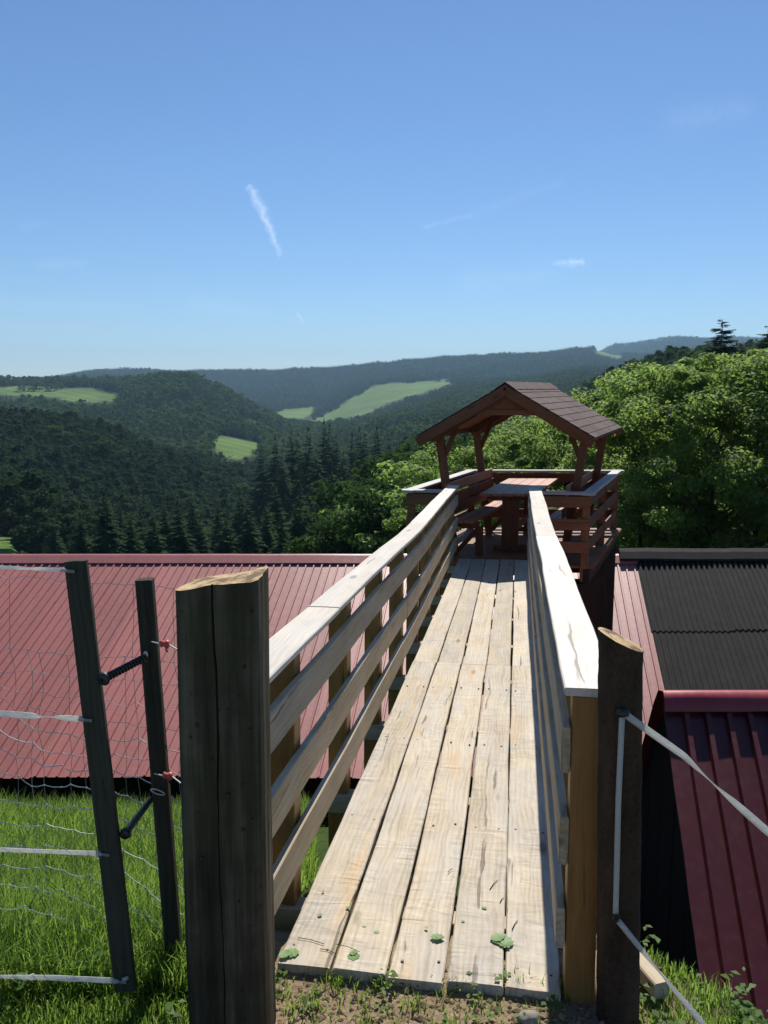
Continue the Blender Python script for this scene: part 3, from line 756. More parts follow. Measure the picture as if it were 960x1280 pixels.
# ------------------------------------------------------------------ picnic shelter: roof, leaning posts, benches
EZ, PZ = 1.06, 1.69
def build_shelter():
    c = pf(.55, .5, FZ)
    sh = thing('picnic_shelter', c, 'red brown picnic shelter with shingled gable roof and two benches on the platform', 'picnic shelter')
    v0, v1 = .02, .97
    uL, uR, uM = .05, 1.0, .525
    def rp(u, v, h=0): # point on roof surface
        z = PZ - abs(u-uM)/(uR-uM)*(PZ-EZ); return pf(u, v, z+h)
    d_v = (pf(.5,1,0)-pf(.5,0,0)).normalized()
    roof = None
    for side in (-1, 1):
        ue = uL if side < 0 else uR
        a, b_, c_, d_ = rp(uM, v0), rp(ue, v0), rp(ue, v1), rp(uM, v1)
        dn = Vector((0,0,-.03))
        data = ([a,b_,c_,d_, a+dn,b_+dn,c_+dn,d_+dn], [(0,1,2,3),(7,6,5,4),(0,4,5,1),(1,5,6,2),(2,6,7,3),(3,7,4,0)])
        deck = world_part(sh, 'roof', data, M['redstain'])
        # shingle courses
        rows, cols = 9, 9
        sl = (b_-a); slope = sl.normalized(); nr = slope.cross(d_v); nr = nr if nr.z > 0 else -nr
        L = sl.length; W = (d_-a).length
        for r in range(rows):
            for q in range(cols + (r % 2)):
                ca = (q - (.5 if r % 2 else 0))/cols; cb = ca + 1/cols
                ca, cb = max(0, ca), min(1, cb)
                f0, f1 = r/rows, (r+1)/rows + .05
                f1 = min(f1, 1.015)
                va, vb = v0+(v1-v0)*ca, v0+(v1-v0)*cb
                def S(f, v, h): return rp(uM+(ue-uM)*f, v, 0) + nr*h
                eps = .0010 + rnd.uniform(0, .002); g = .0005
                P0 = [S(f0, va+g, .004), S(f0, vb-g, .004), S(f1, vb-g, .011+eps), S(f1, va+g, .011+eps)]
                P1 = [p+nr*.004 for p in P0]; o = P0[0]
                world_part(deck, 'shingle', (P1+P0, [(0,1,2,3) if side < 0 else (3,2,1,0), (0,4,5,1), (1,5,6,2), (2,6,7,3), (3,7,4,0)]), M['shingle'])
        # barge board and eave board
        for v in (v0-.003, v1+.003):
            board(sh, 'barge_board', rp(uM, v, -.075)+slope*(.002), rp(ue, v, -.075), .12, .026, d_v, M['redstain'])
        for v in (.14, .80):
            board(sh, 'rafter', rp(uM, v, -.09), rp(ue, v, -.09)-slope*.06, .09, .07, d_v, M['redstain'])
        board(sh, 'eave_batten', rp(ue, v0, -.05)-slope*.05, rp(ue, v1, -.05)-slope*.05, .05, .05, UP, M['redstain'])
        # ridge cap shingles
    for k in range(9):
        va, vb = v0+(v1-v0)*k/9, v0+(v1-v0)*(k+1)/9+.01
        w = .06; V = []
        for v, h in ((va, .022), (vb, .030)):
            V += [rp(uM-w, v, h-.0), rp(uM, v, h+.012), rp(uM+w, v, h)]
        V += [p-Vector((0,0,.008)) for p in V]
        world_part(sh, 'ridge_shingle', (V, [(0,1,4,3), (1,2,5,4), (6,9,10,7), (7,10,11,8), (0,6,7,1), (1,7,8,2), (3,4,10,9), (4,5,11,10)]), M['shingle'])
    # closed gable boards behind the barge boards, with tie beam
    for v in (.05, .93):
        for (za, zb) in ((PZ-.32, PZ-.20), (PZ-.20, PZ-.06)):
            hw = [(PZ-z-.02)/(PZ-EZ)*(uR-uM) for z in (za, zb)]
            y0 = d_v*.02
            P0 = [pf(uM-hw[0], v, za+.002), pf(uM+hw[0], v, za+.002), pf(uM+hw[1], v, zb-.002), pf(uM-hw[1], v, zb-.002)]
            P1 = [p+y0 for p in P0]
            world_part(sh, 'gable_board', (P0+P1, [(0,1,2,3), (7,6,5,4), (0,4,5,1), (1,5,6,2), (2,6,7,3), (3,7,4,0)]), M['redstain'])
        board(sh, 'tie_beam', pf(.335, v, PZ-.335), pf(.715, v, PZ-.335), .07, .05, d_v, M['redstain'])
    # leaning posts
    for side in (-1, 1):
        for v in (.17, .78):
            ub, um_, ut = (.21, .16, .115) if side < 0 else (.83, .885, .93)
            pt = pf(ut, v, 0); pt.z = PZ - abs(ut-uM)/(uR-uM)*(PZ-EZ) - .115
            pbm = pf(ub, v, FZ)
            board(sh, 'post', pbm, pt, .10, .075, d_v, M['redstain'])
            # knee brace near the top
            a = pbm.lerp(pt, .80); b2 = pf(ut + (.10 if side < 0 else -.10), v, 0); b2.z = PZ - abs(ut + (.10 if side < 0 else -.10)-uM)/(uR-uM)*(PZ-EZ) - .10
            board(sh, 'knee_brace', a, b2, .06, .04, d_v, M['redstain'])
            # bench bearer and foot
            bi = pf(.46 if side < 0 else .62, v, FZ+.40); bo = pf(ub - .03*(-side)*-1, v, FZ+.40)
            board(sh, 'seat_bearer', bo, pf(.35 if side < 0 else .71, v, FZ+.40), .09, .05, d_v, M['redstain'])
            leg = pf(.345 if side < 0 else .715, v+.012, FZ); board(sh, 'bench_leg', leg, leg+UP*.38, .09, .06, d_v, M['redstain'])
            board(sh, 'brace', pf(.22 if side < 0 else .82, v+.02, FZ+.05), pf(.34 if side < 0 else .72, v+.02, FZ+.36), .06, .035, d_v, M['redstain'])
        # seat planks and back slats
        for k in range(2):
            u = (.25, .31)[k] if side < 0 else (.80, .74)[k]
            board(sh, 'seat_plank', pf(u, .10, FZ+.465), pf(u, .86, FZ+.465), .125, .035, UP, M['tabletop'])
        for k in range(3):
            h = .60+.145*k; f = h/1.56
            ub, ut = (.21, .115) if side < 0 else (.83, .93)
            u = ub + (ut-ub)*f + (.03 if side < 0 else -.03)
            nrm = (pf(1,.5,0)-pf(0,.5,0)).normalized()
            board(sh, 'back_slat', pf(u, .08, FZ+h), pf(u, .88, FZ+h), .125, .028, nrm, M['redstain'] if k < 2 else M['tabletop'])
build_shelter()

def build_table():
    z = FZ+.79
    A, B_, C_, D_ = Vector((1.235,10.95,z)), Vector((1.985,10.95,z)), Vector((2.70,13.0,z)), Vector((1.95,13.0,z))
    t = thing('picnic_table', Vector(((A+C_)/2).to_tuple()[:2]+(FZ,)), 'red brown wooden picnic table with plank top between the shelter benches', 'table')
    for k in range(5):
        f = (k+.5)/5; board(t, 'tabletop_plank', A.lerp(B_, f)-UP*.018, D_.lerp(C_, f)-UP*.018, .140, .036, UP, M['tabletop'])
    d = (D_-A).normalized()
    for f in (.10, .88):
        m = A.lerp(D_, f).lerp(B_.lerp(C_, f), .5); 
        board(t, 'leg', Vector((m.x, m.y, FZ)), Vector((m.x, m.y, z-.1)), .22, .06, d, M['redstain'])
        a, b_ = A.lerp(D_, f).lerp(B_.lerp(C_, f), .08), A.lerp(D_, f).lerp(B_.lerp(C_, f), .92)
        board(t, 'bearer', a-UP*.068, b_-UP*.068, .06, .07, UP, M['redstain'])
        board(t, 'foot', Vector((m.x-.22, m.y, FZ+.035)), Vector((m.x+.22, m.y, FZ+.035)), .08, .07, UP, M['redstain'])
    a = A.lerp(D_, .10).lerp(B_.lerp(C_, .10), .5); e = A.lerp(D_, .88).lerp(B_.lerp(C_, .88), .5)
    board(t, 'stretcher', Vector((a.x, a.y, FZ+.25)), Vector((e.x, e.y, FZ+.25)), .035, .10, UP, M['redstain'])
build_table()

# ------------------------------------------------------------------ gate posts
def angle_list(extra):
    a = [2*math.pi*k/36 for k in range(36)]
    for e in extra: a += [e + k*.011 for k in range(-14, 15)]
    return sorted(set(round(x % (2*math.pi), 4) for x in a))
def log_mesh(rad, zb, ztop, angs, rows, rough, taper=0.0):
    """rad(theta,z) -> radius; ztop(x,y) -> top height. Returns side and cap data in local coords (base at 0)"""
    V = []; n = len(angs)
    for j in range(rows+1):
        for a in angs:
            f = j/rows
            x, y = math.cos(a), math.sin(a)
            zt = ztop(x*.1, y*.1); z = zb + (zt-zb)*f
            r = rad(a, z)*(1-taper*f); V.append(Vector((x*r, y*r, z)))
    Fc = [(j*n+k, j*n+(k+1) % n, (j+1)*n+(k+1) % n, (j+1)*n+k) for j in range(rows) for k in range(n)]
    top = V[rows*n:]
    cap = [p + Vector((0,0,.0015)) for p in top]
    c = sum(cap, Vector())/n; c.z += .003
    inner = [c.lerp(p, .55) + Vector((0,0,.002*noise.noise((p.x*60, p.y*60, 1)))) for p in cap]
    CV = cap + inner + [c]
    CF = [(k, (k+1) % n, n+(k+1) % n, n+k) for k in range(n)] + [(n+k, n+(k+1) % n, 2*n) for k in range(n)]
    return (V, Fc), (CV, CF)
def build_posts():
    # left: thick squared post
    Yp = 2.06; p = at_y(294, 1290, Yp); gz = ground_z(p.x, p.y)
    hw = .1035
    zt0 = at_y(281, 736, Yp-.10).z - gz
    crk = 4.66
    angs = angle_list([crk])
    def rad(a, z):
        q = 7.0
        r = hw/((abs(math.cos(a))**q + abs(math.sin(a))**q)**(1/q))
        x, y = math.cos(a)*r, math.sin(a)*r
        r += .004*noise.noise((x*9, y*9, z*1.3)) + .0022*noise.noise((x*40, y*40, z*3))
        off = .16*noise.noise((0, 3, z*2.6)) + .05*noise.noise((0, 3, z*11))
        d = abs(((a - crk - off*.5) + math.pi) % (2*math.pi) - math.pi)
        w_ = max(.004, .017+.022*noise.noise((2, 5, z*4))+.012*sst(.75, 1.05, z))
        if d < w_: r -= .020*(1-d/w_)*(.3+.7*sst(.10, .35, z))
        return r
    def ztop(x, y): return zt0 + .19*x - .085*y + .008*noise.noise((x*14, y*9, 2)) + .003*noise.noise((x*40, y*40, 0))
    side, cap = log_mesh(rad, -.15, ztop, angs, 60, 0)
    t = thing('gate_post', Vector((p.x, p.y, gz)), 'thick squared weathered grey gate post with a long crack and pale sawn top', 'post')
    T = Matrix.Translation(Vector((p.x, p.y, gz)))
    part_of(t, 'shaft', mesh_of('shaft', side[0], side[1], M['postv'], False), T)
    part_of(t, 'sawn_top', mesh_of('sawn_top', cap[0], cap[1], M['cutv'], True), T)
    # nail holes / bolt stubs
    for (hx, hy) in ((299,872), (246,907), (265,951), (284,994), (304,1038), (252,1073)):
        q = at_y(hx, hy, p.y - hw - .0015)
        v = [(q.x+.0042*math.cos(k*math.pi/4), q.y-.002, q.z+.006*math.sin(k*math.pi/4)) for k in range(8)]; v2 = [(a, b+.006, c) for a, b, c in v]
        o = part_of(t, 'bolt_hole_plug', mesh_of('bolt_hole_plug', [Vector(a)-q for a in v]+[Vector(a)-q for a in v2], [tuple(range(8))]+[(k, k+8, (k+1) % 8+8, (k+1) % 8) for k in range(8)], M['blackplastic']), Matrix.Translation(q))
    # right: round bark log
    Yq = 2.13; p2 = at_y(772, 1290, Yq); g2 = ground_z(p2.x, p2.y); topc = at_y(776, 800, Yq)
    lean = Vector((topc.x-p2.x, 0, topc.z-g2))
    hh = lean.z
    def rad2(a, z):
        x, y = math.cos(a), math.sin(a)
        return .0575 + .0035*noise.noise((x*1.5, y*1.5, z*2)) + .003*noise.noise((x*7, y*7, z*9)) + .0018*noise.noise((x*16, y*16, z*30))
    def ztop2(x, y): return hh - .27*x + .03*y
    side, cap = log_mesh(rad2, -.15, ztop2, [2*math.pi*k/44 for k in range(44)], 90, 0, .02)
    def shear(v): return [Vector((q.x + lean.x*q.z/hh, q.y, q.z)) for q in v]
    t2 = thing('gate_log', Vector((p2.x, p2.y, g2)), 'round dark bark log post with slanting pale cut top beside the right railing', 'post')
    T = Matrix.Translation(Vector((p2.x, p2.y, g2)))
    part_of(t2, 'bark', mesh_of('bark', shear(side[0]), side[1], M['bark'], True), T)
    part_of(t2, 'sawn_top', mesh_of('sawn_top', shear(cap[0]), cap[1], M['cutv'], True), T)
    return p, p2
M['postv'] = None
def vertical_wood():
    m, nt = nt_new('old_squared_post_wood'); b = NB(nt); co = b.coord()
    g1 = b.noise(b.mapping(co, (18, 18, 1.2)), 1.0, 6, .62); g2 = b.noise(b.mapping(co, (90, 90, 3)), 1.0, 3, .6); pt = b.noise(co, 5.5, 4, .6)
    f = b.math('ADD', b.math('MULTIPLY', g1, .55), b.math('ADD', b.math('MULTIPLY', g2, .2), b.math('MULTIPLY', pt, .25)))
    c = b.ramp(f, [(.32, (.014,.012,.008)), (.5, (.058,.050,.034)), (.66, (.15,.132,.095))])
    alg = b.ramp(b.noise(co, 3.0, 4, .6), [(.5, 0.), (.7, .6)]); c = b.mix(alg, c, (.06,.065,.03))
    spk = b.ramp(b.noise(co, 42, 2, .5), [(.68, 0.), (.74, .8)]); c = b.mix(spk, c, (.02,.018,.012))
    b.out(b.principled(c, .9, b.bump(f, .7, .008), spec=.12)); return m
M['postv'] = vertical_wood()
def end_grain():
    m, nt = nt_new('weathered_end_grain'); b = NB(nt); co = b.coord()
    sx = b.n('ShaderNodeSeparateXYZ'); b.put(sx.inputs[0], co)
    fl = b.n('ShaderNodeCombineXYZ'); b.put(fl.inputs[0], sx.outputs[0]); b.put(fl.inputs[1], sx.outputs[1])
    w = b.noise(fl.outputs[0], 14, 3, .5); r = b.vmath('LENGTH', b.vmath('ADD', fl.outputs[0], (.013, .021, 0)), out=1)
    ring = b.math('SINE', b.math('ADD', b.math('MULTIPLY', r, 900), b.math('MULTIPLY', w, 14)))
    f = b.math('ADD', b.math('MULTIPLY', ring, .10), b.noise(fl.outputs[0], 40, 4, .6))
    c = b.ramp(f, [(.3, (.34,.22,.10)), (.7, (.62,.49,.28))])
    st = b.ramp(b.noise(b.mapping(fl.outputs[0], (1, .6, 1)), 17, 4, .6), [(.46, 0.), (.60, .9)]); c = b.mix(st, c, (.13,.075,.045))
    b.out(b.principled(c, .85, b.bump(f, .4, .003), spec=.2)); return m
M['cutv'] = end_grain()
LP, RP = build_posts()

# ------------------------------------------------------------------ tape gate, netting and tapes
def ribbon(pts, w, tw, thick=.0009, n=24, nrm0=Vector((0,0,1))):
    """flat tape through pts; tw(t) gives roll angle"""
    pts = [Vector(p) for p in pts]; L = [0]
    for a, b_ in zip(pts, pts[1:]): L.append(L[-1]+(b_-a).length)
    V = []; 
    for i in range(n+1):
        s = L[-1]*i/n; k = max(j for j in range(len(L)) if L[j] <= s+1e-9); k = min(k, len(pts)-2)
        f = (s-L[k])/(L[k+1]-L[k]); p = pts[k].lerp(pts[k+1], f); t = (pts[k+1]-pts[k]).normalized()
        a = t.cross(Vector((0,1,0))).normalized(); 
        if a.length < .1: a = Vector((1,0,0))
        c = t.cross(a); ang = tw(i/n); d = a*math.cos(ang)+c*math.sin(ang); e = t.cross(d)
        V += [p+d*w/2+e*thick, p-d*w/2+e*thick, p-d*w/2-e*thick, p+d*w/2-e*thick]
    Fc = [(i*4+k, i*4+(k+1) % 4, i*4+4+(k+1) % 4, i*4+4+k) for i in range(n) for k in range(4)] + [(3,2,1,0), (n*4, n*4+1, n*4+2, n*4+3)]
    return V, Fc
def tidy(v, f):
    o = sum((Vector(q) for q in v), Vector())/len(v)
    return [Vector(q)-o for q in v], f, o
def single(name, data, mat, label, cat, group=None, smooth=True):
    v, f, o = tidy(*data); me = mesh_of(name, v, f, mat, smooth); ob = obj(name, me, None, Matrix.Translation(o)); tag(ob, label, cat, group); return ob
def build_gate():
    YB1, YB2 = 2.16, 2.33
    # hanging end board of the tape gate
    a, b_ = at_y(95, 701, YB1), at_y(157.5, 1237, YB1-.06)
    t = thing('gate_end_board', b_, 'dark slanting board that ends the white tape gate, standing in the grass', 'board')
    board(t, 'stave', b_, a, .0585, .022, (0,-1,0), M['oldboard'], seg=8, wob=.002, ragged=.002)
    q = at_y(157, 1223, YB1-.073); v, f = tube_data([q+Vector((-.006,0,-.003)), q+Vector((.006,-.004,.004))], .005, 8); world_part(t, 'knot', (v, f), M['white_tape'])
    # stake beside the post
    a2, b2 = at_y(181, 724, YB2), at_y(222, 1268, YB2)
    g = ground_z(b2.x, b2.y); b2.z = g-.08
    t2 = thing('gate_stake', Vector((b2.x, b2.y, g)), 'thin dark leaning stake tight beside the thick squared post', 'stake')
    board(t2, 'stave', b2, a2, .048, .04, (0,-1,0), M['oldboard'], seg=8, ch=.008, wob=.003, ragged=.002)
    # spring handle, upper
    def coil(p0, p1, r, turns, wr):
        p0, p1 = Vector(p0), Vector(p1); d = (p1-p0); L = d.length; d.normalize(); a = d.cross(Vector((0,1,0))).normalized(); c = d.cross(a); n = turns*10
        return tube_data([p0 + d*(L*i/n) + (a*math.cos(2*math.pi*i/10) + c*math.sin(2*math.pi*i/10))*r for i in range(n+1)], wr, 5)
    s0, s1 = at_y(131, 848, YB1-.03), at_y(183, 821, YB2-.035)
    t3 = thing('gate_spring', s0, 'dark coil spring handle hooked high between slanting board and leaning stake', 'spring handle')
    world_part(t3, 'coil', coil(s0, s1, .0085, 14, .0034), M['steel'], True)
    world_part(t3, 'core', tube_data([s0, s0.lerp(s1, .5), s1], .0062, 8), M['blackplastic'], True)
    e = (s1-s0).normalized()
    world_part(t3, 'end_flange', tube_data([s0-e*.010, s0-e*.002, s0+e*.004], [.016, .019, .012], 10), M['steel'], True)
    h = s0-e*.01; world_part(t3, 'hook', tube_data([h, h-e*.02+Vector((0,.012,-.004)), h-e*.035+Vector((0,.02,-.004))], .004, 6), M['steel'], True)
    world_part(t3, 'eye', tube_data([s1+Vector((.004*math.cos(k), -.008, .013*math.sin(k)+.004)) for k in [i*.5 for i in range(13)]], .003, 5), M['wire'], True)
    # lower handle of the tape gate, black rubber grip with ring
    l0, l1 = at_y(156, 1043, YB1-.035), at_y(190, 997, YB2-.03)
    t4 = thing('gate_handle', l0, 'black rubber handle with steel ring hooked low between slanting board and leaning stake', 'gate handle')
    e = (l1-l0).normalized()
    world_part(t4, 'grip', tube_data([l0-e*.004, l0+e*.006, l0+e*.012, l0.lerp(l1,.3), l0.lerp(l1,.95), l1], [.013, .017, .010, .0095, .0085, .004], 10), M['blackplastic'], True)
    rc = at_y(197, 990, YB2-.032)
    world_part(t4, 'ring', tube_data([rc + Vector((.019*math.cos(k), .006*math.sin(k), -.010*math.sin(k) - .006*math.cos(k))) for k in [i*2*math.pi/20 for i in range(21)]], .0022, 5), M['wire'], True)
    h = l0-e*.004; world_part(t4, 'hook', tube_data([h, h-e*.012+Vector((-.004,.012,.004)), h-e*.02+Vector((-.006,.022,.006))], .005, 6), M['steel'], True)
    # red insulators on the stake
    for (px, py, lab) in ((206, 805, 'faded red knob insulator wired high to the squared post'), (210, 970, 'faded red knob insulator wired low to the squared post')):
        c = at_y(px, py, 2.24)
        ti = thing('insulator', c, lab, 'insulator')
        world_part(ti, 'knob', tube_data([c+Vector((-.013,0,.0)), c+Vector((-.010,0,.001)), c+Vector((-.002,0,.001)), c+Vector((.004,0,0)), c+Vector((.010,0,-.001)), c+Vector((.013,0,-.001))], [.006, .011, .007, .012, .012, .005], 12), M['redknob'], True)
        w0 = at_y(px-17, py-3, YB2-.03); w1 = Vector((LP.x-.10, LP.y+.085, c.z-.012))
        world_part(ti, 'wire', tube_data([w0, c+Vector((-.012,0,.0)), c+Vector((.012,0,-.002)), w1], .0021, 5), M['wire'], True)
        world_part(ti, 'clip', tube_data([c+Vector((.006,-.004,-.004)), c+Vector((.004,-.006,-.015)), c+Vector((.009,-.006,-.021))], .0022, 5), M['blackplastic'], True)
    # white tapes from the end board to a post out of frame
    fp = at_y(-190, 1290, 2.25); fg = ground_z(fp.x, fp.y)
    ft = thing('fence_post', Vector((fp.x, fp.y, fg)), 'plain dark fence post that holds the far ends of the white tapes', 'post')
    board(ft, 'stave', (fp.x, fp.y, fg-.15), (fp.x, fp.y, fg+1.25), .08, .08, (0,1,0), M['oldboard'], seg=6, ch=.012, wob=.003)
    lows = [((-190,701),(0,709),(82,713), 'topmost white poly tape of the gate, in front of the roof ridge'), ((-190,885),(0,892),(104,899), 'second white poly tape of the gate, in front of the red roof'),
            ((-190,1056),(0,1062),(126,1067), 'third white poly tape of the gate, in front of the grass'), ((-190,1216),(0,1221),(60,1222),(147,1226), 'lowest white poly tape of the gate with a knot')]
    for i, row in enumerate(lows):
        lab = row[-1]; pts = [at_y(x, y, 2.25-.02 if x < -100 else (2.18 if x < 10 else (YB1-.02-.05*(i/3)))) for x, y in row[:-1]]
        pts[0] = Vector((fp.x, fp.y-.04, pts[0].z))
        tw = (lambda k: (lambda u: .35*math.sin(u*5+k*2)+ (1.2*sst(.80, .86, u)*(1-sst(.86,.95,u)) if k < 2 else 0)))(i)
        tt = thing('fence_tape', pts[-1], lab, 'fence tape', None)
        world_part(tt, 'tape', ribbon(pts, (.010,.0165,.0155,.014)[i], tw, n=60), M['white_tape'])
        e = pts[-1]
        world_part(tt, 'knot', tube_data([e+Vector((-.012,-.002,-.001)), e+Vector((-.004,-.004,.002)), e+Vector((.006,-.003,.0))], [.003, .0062, .003], 7), M['white_tape'], True)
        world_part(tt, 'wrap', ribbon([e+Vector((.0,-.003,0)), e+Vector((.024,-.003,-.003))], .008, lambda u: 0.0, n=4), M['white_tape2'])
        if i == 3:
            k = at_y(40, 1221.5, 2.17); world_part(tt, 'knot', tube_data([k+Vector((-.014,0,0)), k, k+Vector((.014,0,0))], [.004,.010,.004], 8), M['white_tape'], True)
    # netting behind the gate
    net = thing('sheep_netting', at_y(221, 1240, 2.4), 'sagging pale cord netting stretched behind the tape gate', 'netting')
    nk = 17
    def node(px, k):
        f = (px+190)/(225+190)
        yr = 735 + 31.0*k
        yl = yr - 25 - 120*sst(3, 10, k) 
        y = yl + (yr-yl)*f**1.3 + 16*math.sin(f*9.0+k*.35)*sst(4, 9, k) + 9*noise.noise((px*.045, k*1.3, 3))
        x = px + 9*noise.noise((px*.05, k*.55, 7)) + k*.9
        return at_y(x, y, 2.42 + .05*noise.noise((px*.02, k*.4, 0)) - .012*(px > 150))
    cols = list(range(-190, 226, 17))
    for k in range(nk):
        if k in (1, 2): continue
        pts = []
        for c in range(len(cols)-1):
            a, b_ = node(cols[c], k), node(cols[c+1], k); pts += [a, a.lerp(b_, .5)+Vector((0,0,-.003))]
        pts.append(node(cols[-1], k))
        if k in (0, 3): pts = pts[8:]
        world_part(net, 'strand', tube_data(pts, .0017 if k > 6 else .0009, 4), M['wire'])
    for i, c in enumerate(cols):
        if i % 4 == 3: continue
        pts = [node(c, k) for k in range(3 if i % 3 else 0, nk)]
        world_part(net, 'upright_strand', tube_data(pts, .0008 if c < 150 else .0007, 4), M['wire2'])
    ks = []
    for c in cols:
        for k in range(3, nk):
            p = node(c, k); ks.append(tube_data([p-Vector((.0035,0,0)), p, p+Vector((.0035,0,0))], [.001,.0026,.001], 5))
    o = world_part(net, 'net_knots', merge(*ks), M['wire']); o['kind'] = 'stuff'
    # right-hand tapes on the bark log
    Yl = RP.y-.062
    ins = thing('tape_insulator', at_y(780, 893, Yl-.01), 'dark ring insulator holding white tape high on the bark log', 'insulator')
    c = at_y(780, 891, Yl-.012); world_part(ins, 'ring', tube_data([c+Vector((-.012,.012,.0)), c+Vector((-.004,.0,.002)), c+Vector((.006,-.002,0)), c+Vector((.016,-.002,-.006))], [.007,.011,.010,.005], 9), M['blackplastic'], True)
    c2 = at_y(770, 1146, Yl-.008)
    ins2 = thing('tape_insulator', c2, 'small steel staple insulator holding white tape low on the bark log', 'insulator')
    world_part(ins2, 'ring', tube_data([c2+Vector((.008*math.cos(k), -.004, .011*math.sin(k))) for k in [i*2*math.pi/12 for i in range(13)]], .003, 5), M['steel'], True)
    world_part(ins2, 'shank', tube_data([c2+Vector((0,-.004,0)), c2+Vector((0,.02,0))], .004, 6), M['steel'], True)
    a = at_y(783, 894, Yl-.018); mid = at_y(893, 981, 1.93); e = at_y(1100, 1150, 1.75)
    single('fence_tape', ribbon([a, at_y(855, 945, 2.0), mid, at_y(960, 1040, 1.87), e], .0185, lambda u: .25 + 1.15*math.exp(-((u-.36)/.10)**2), n=60), M['white_tape'], 'white tape running out from the bark log over the dark red roof', 'fence tape')
    single('fence_tape', ribbon([at_y(777.5, 897, Yl-.016), at_y(773, 1000, Yl-.014), at_y(769.5, 1142, Yl-.012)], .0145, lambda u: .05+.5*math.sin(u*3)*u, n=30), M['white_tape'], 'white tape hanging straight down the front of the bark log', 'fence tape')
    single('fence_tape', ribbon([at_y(772, 1150, Yl-.012), at_y(820, 1210, 2.0), at_y(882, 1284, 1.93), at_y(1050, 1480, 1.8)], .0155, lambda u: .2+1.0*math.exp(-((u-.2)/.08)**2), n=40), M['white_tape'], 'white tape slanting down from the foot of the bark log', 'fence tape')
M['white_tape2'] = simple('grimy_poly_tape', (.22,.23,.20), .6, .3, .2, 30)
M['wire2'] = simple('thin_grey_cord', (.30,.29,.26), .6, .3, .15, 20)
build_gate()

# ------------------------------------------------------------------ grass, soil, leaves
M['grass'] = foliage('meadow_grass_blades', ((.050,.105,.018), (.108,.195,.034), (.23,.29,.09)), (.34,.53,.085), .5, .5)
M['weed'] = foliage('broad_weed_leaves', ((.045,.10,.015), (.08,.16,.026), (.13,.22,.04)), (.24,.40,.06), .45, .5, spec=.15)
def leaf_mesh(name, V, Fc, tone, mat, smooth=False):
    me = bpy.data.meshes.new(name)
    V = np.asarray(V, np.float32); me.vertices.add(len(V)); me.vertices.foreach_set('co', V.ravel())
    Fc = np.asarray(Fc, np.int32); nf, k = Fc.shape
    me.loops.add(nf*k); me.loops.foreach_set('vertex_index', Fc.ravel())
    me.polygons.add(nf); me.polygons.foreach_set('loop_start', np.arange(0, nf*k, k, dtype=np.int32))
    at = me.attributes.new('tone', 'FLOAT', 'FACE'); at.data.foreach_set('value', np.asarray(tone, np.float32))
    me.materials.append(mat); me.update(calc_edges=True); me.validate()
    return me
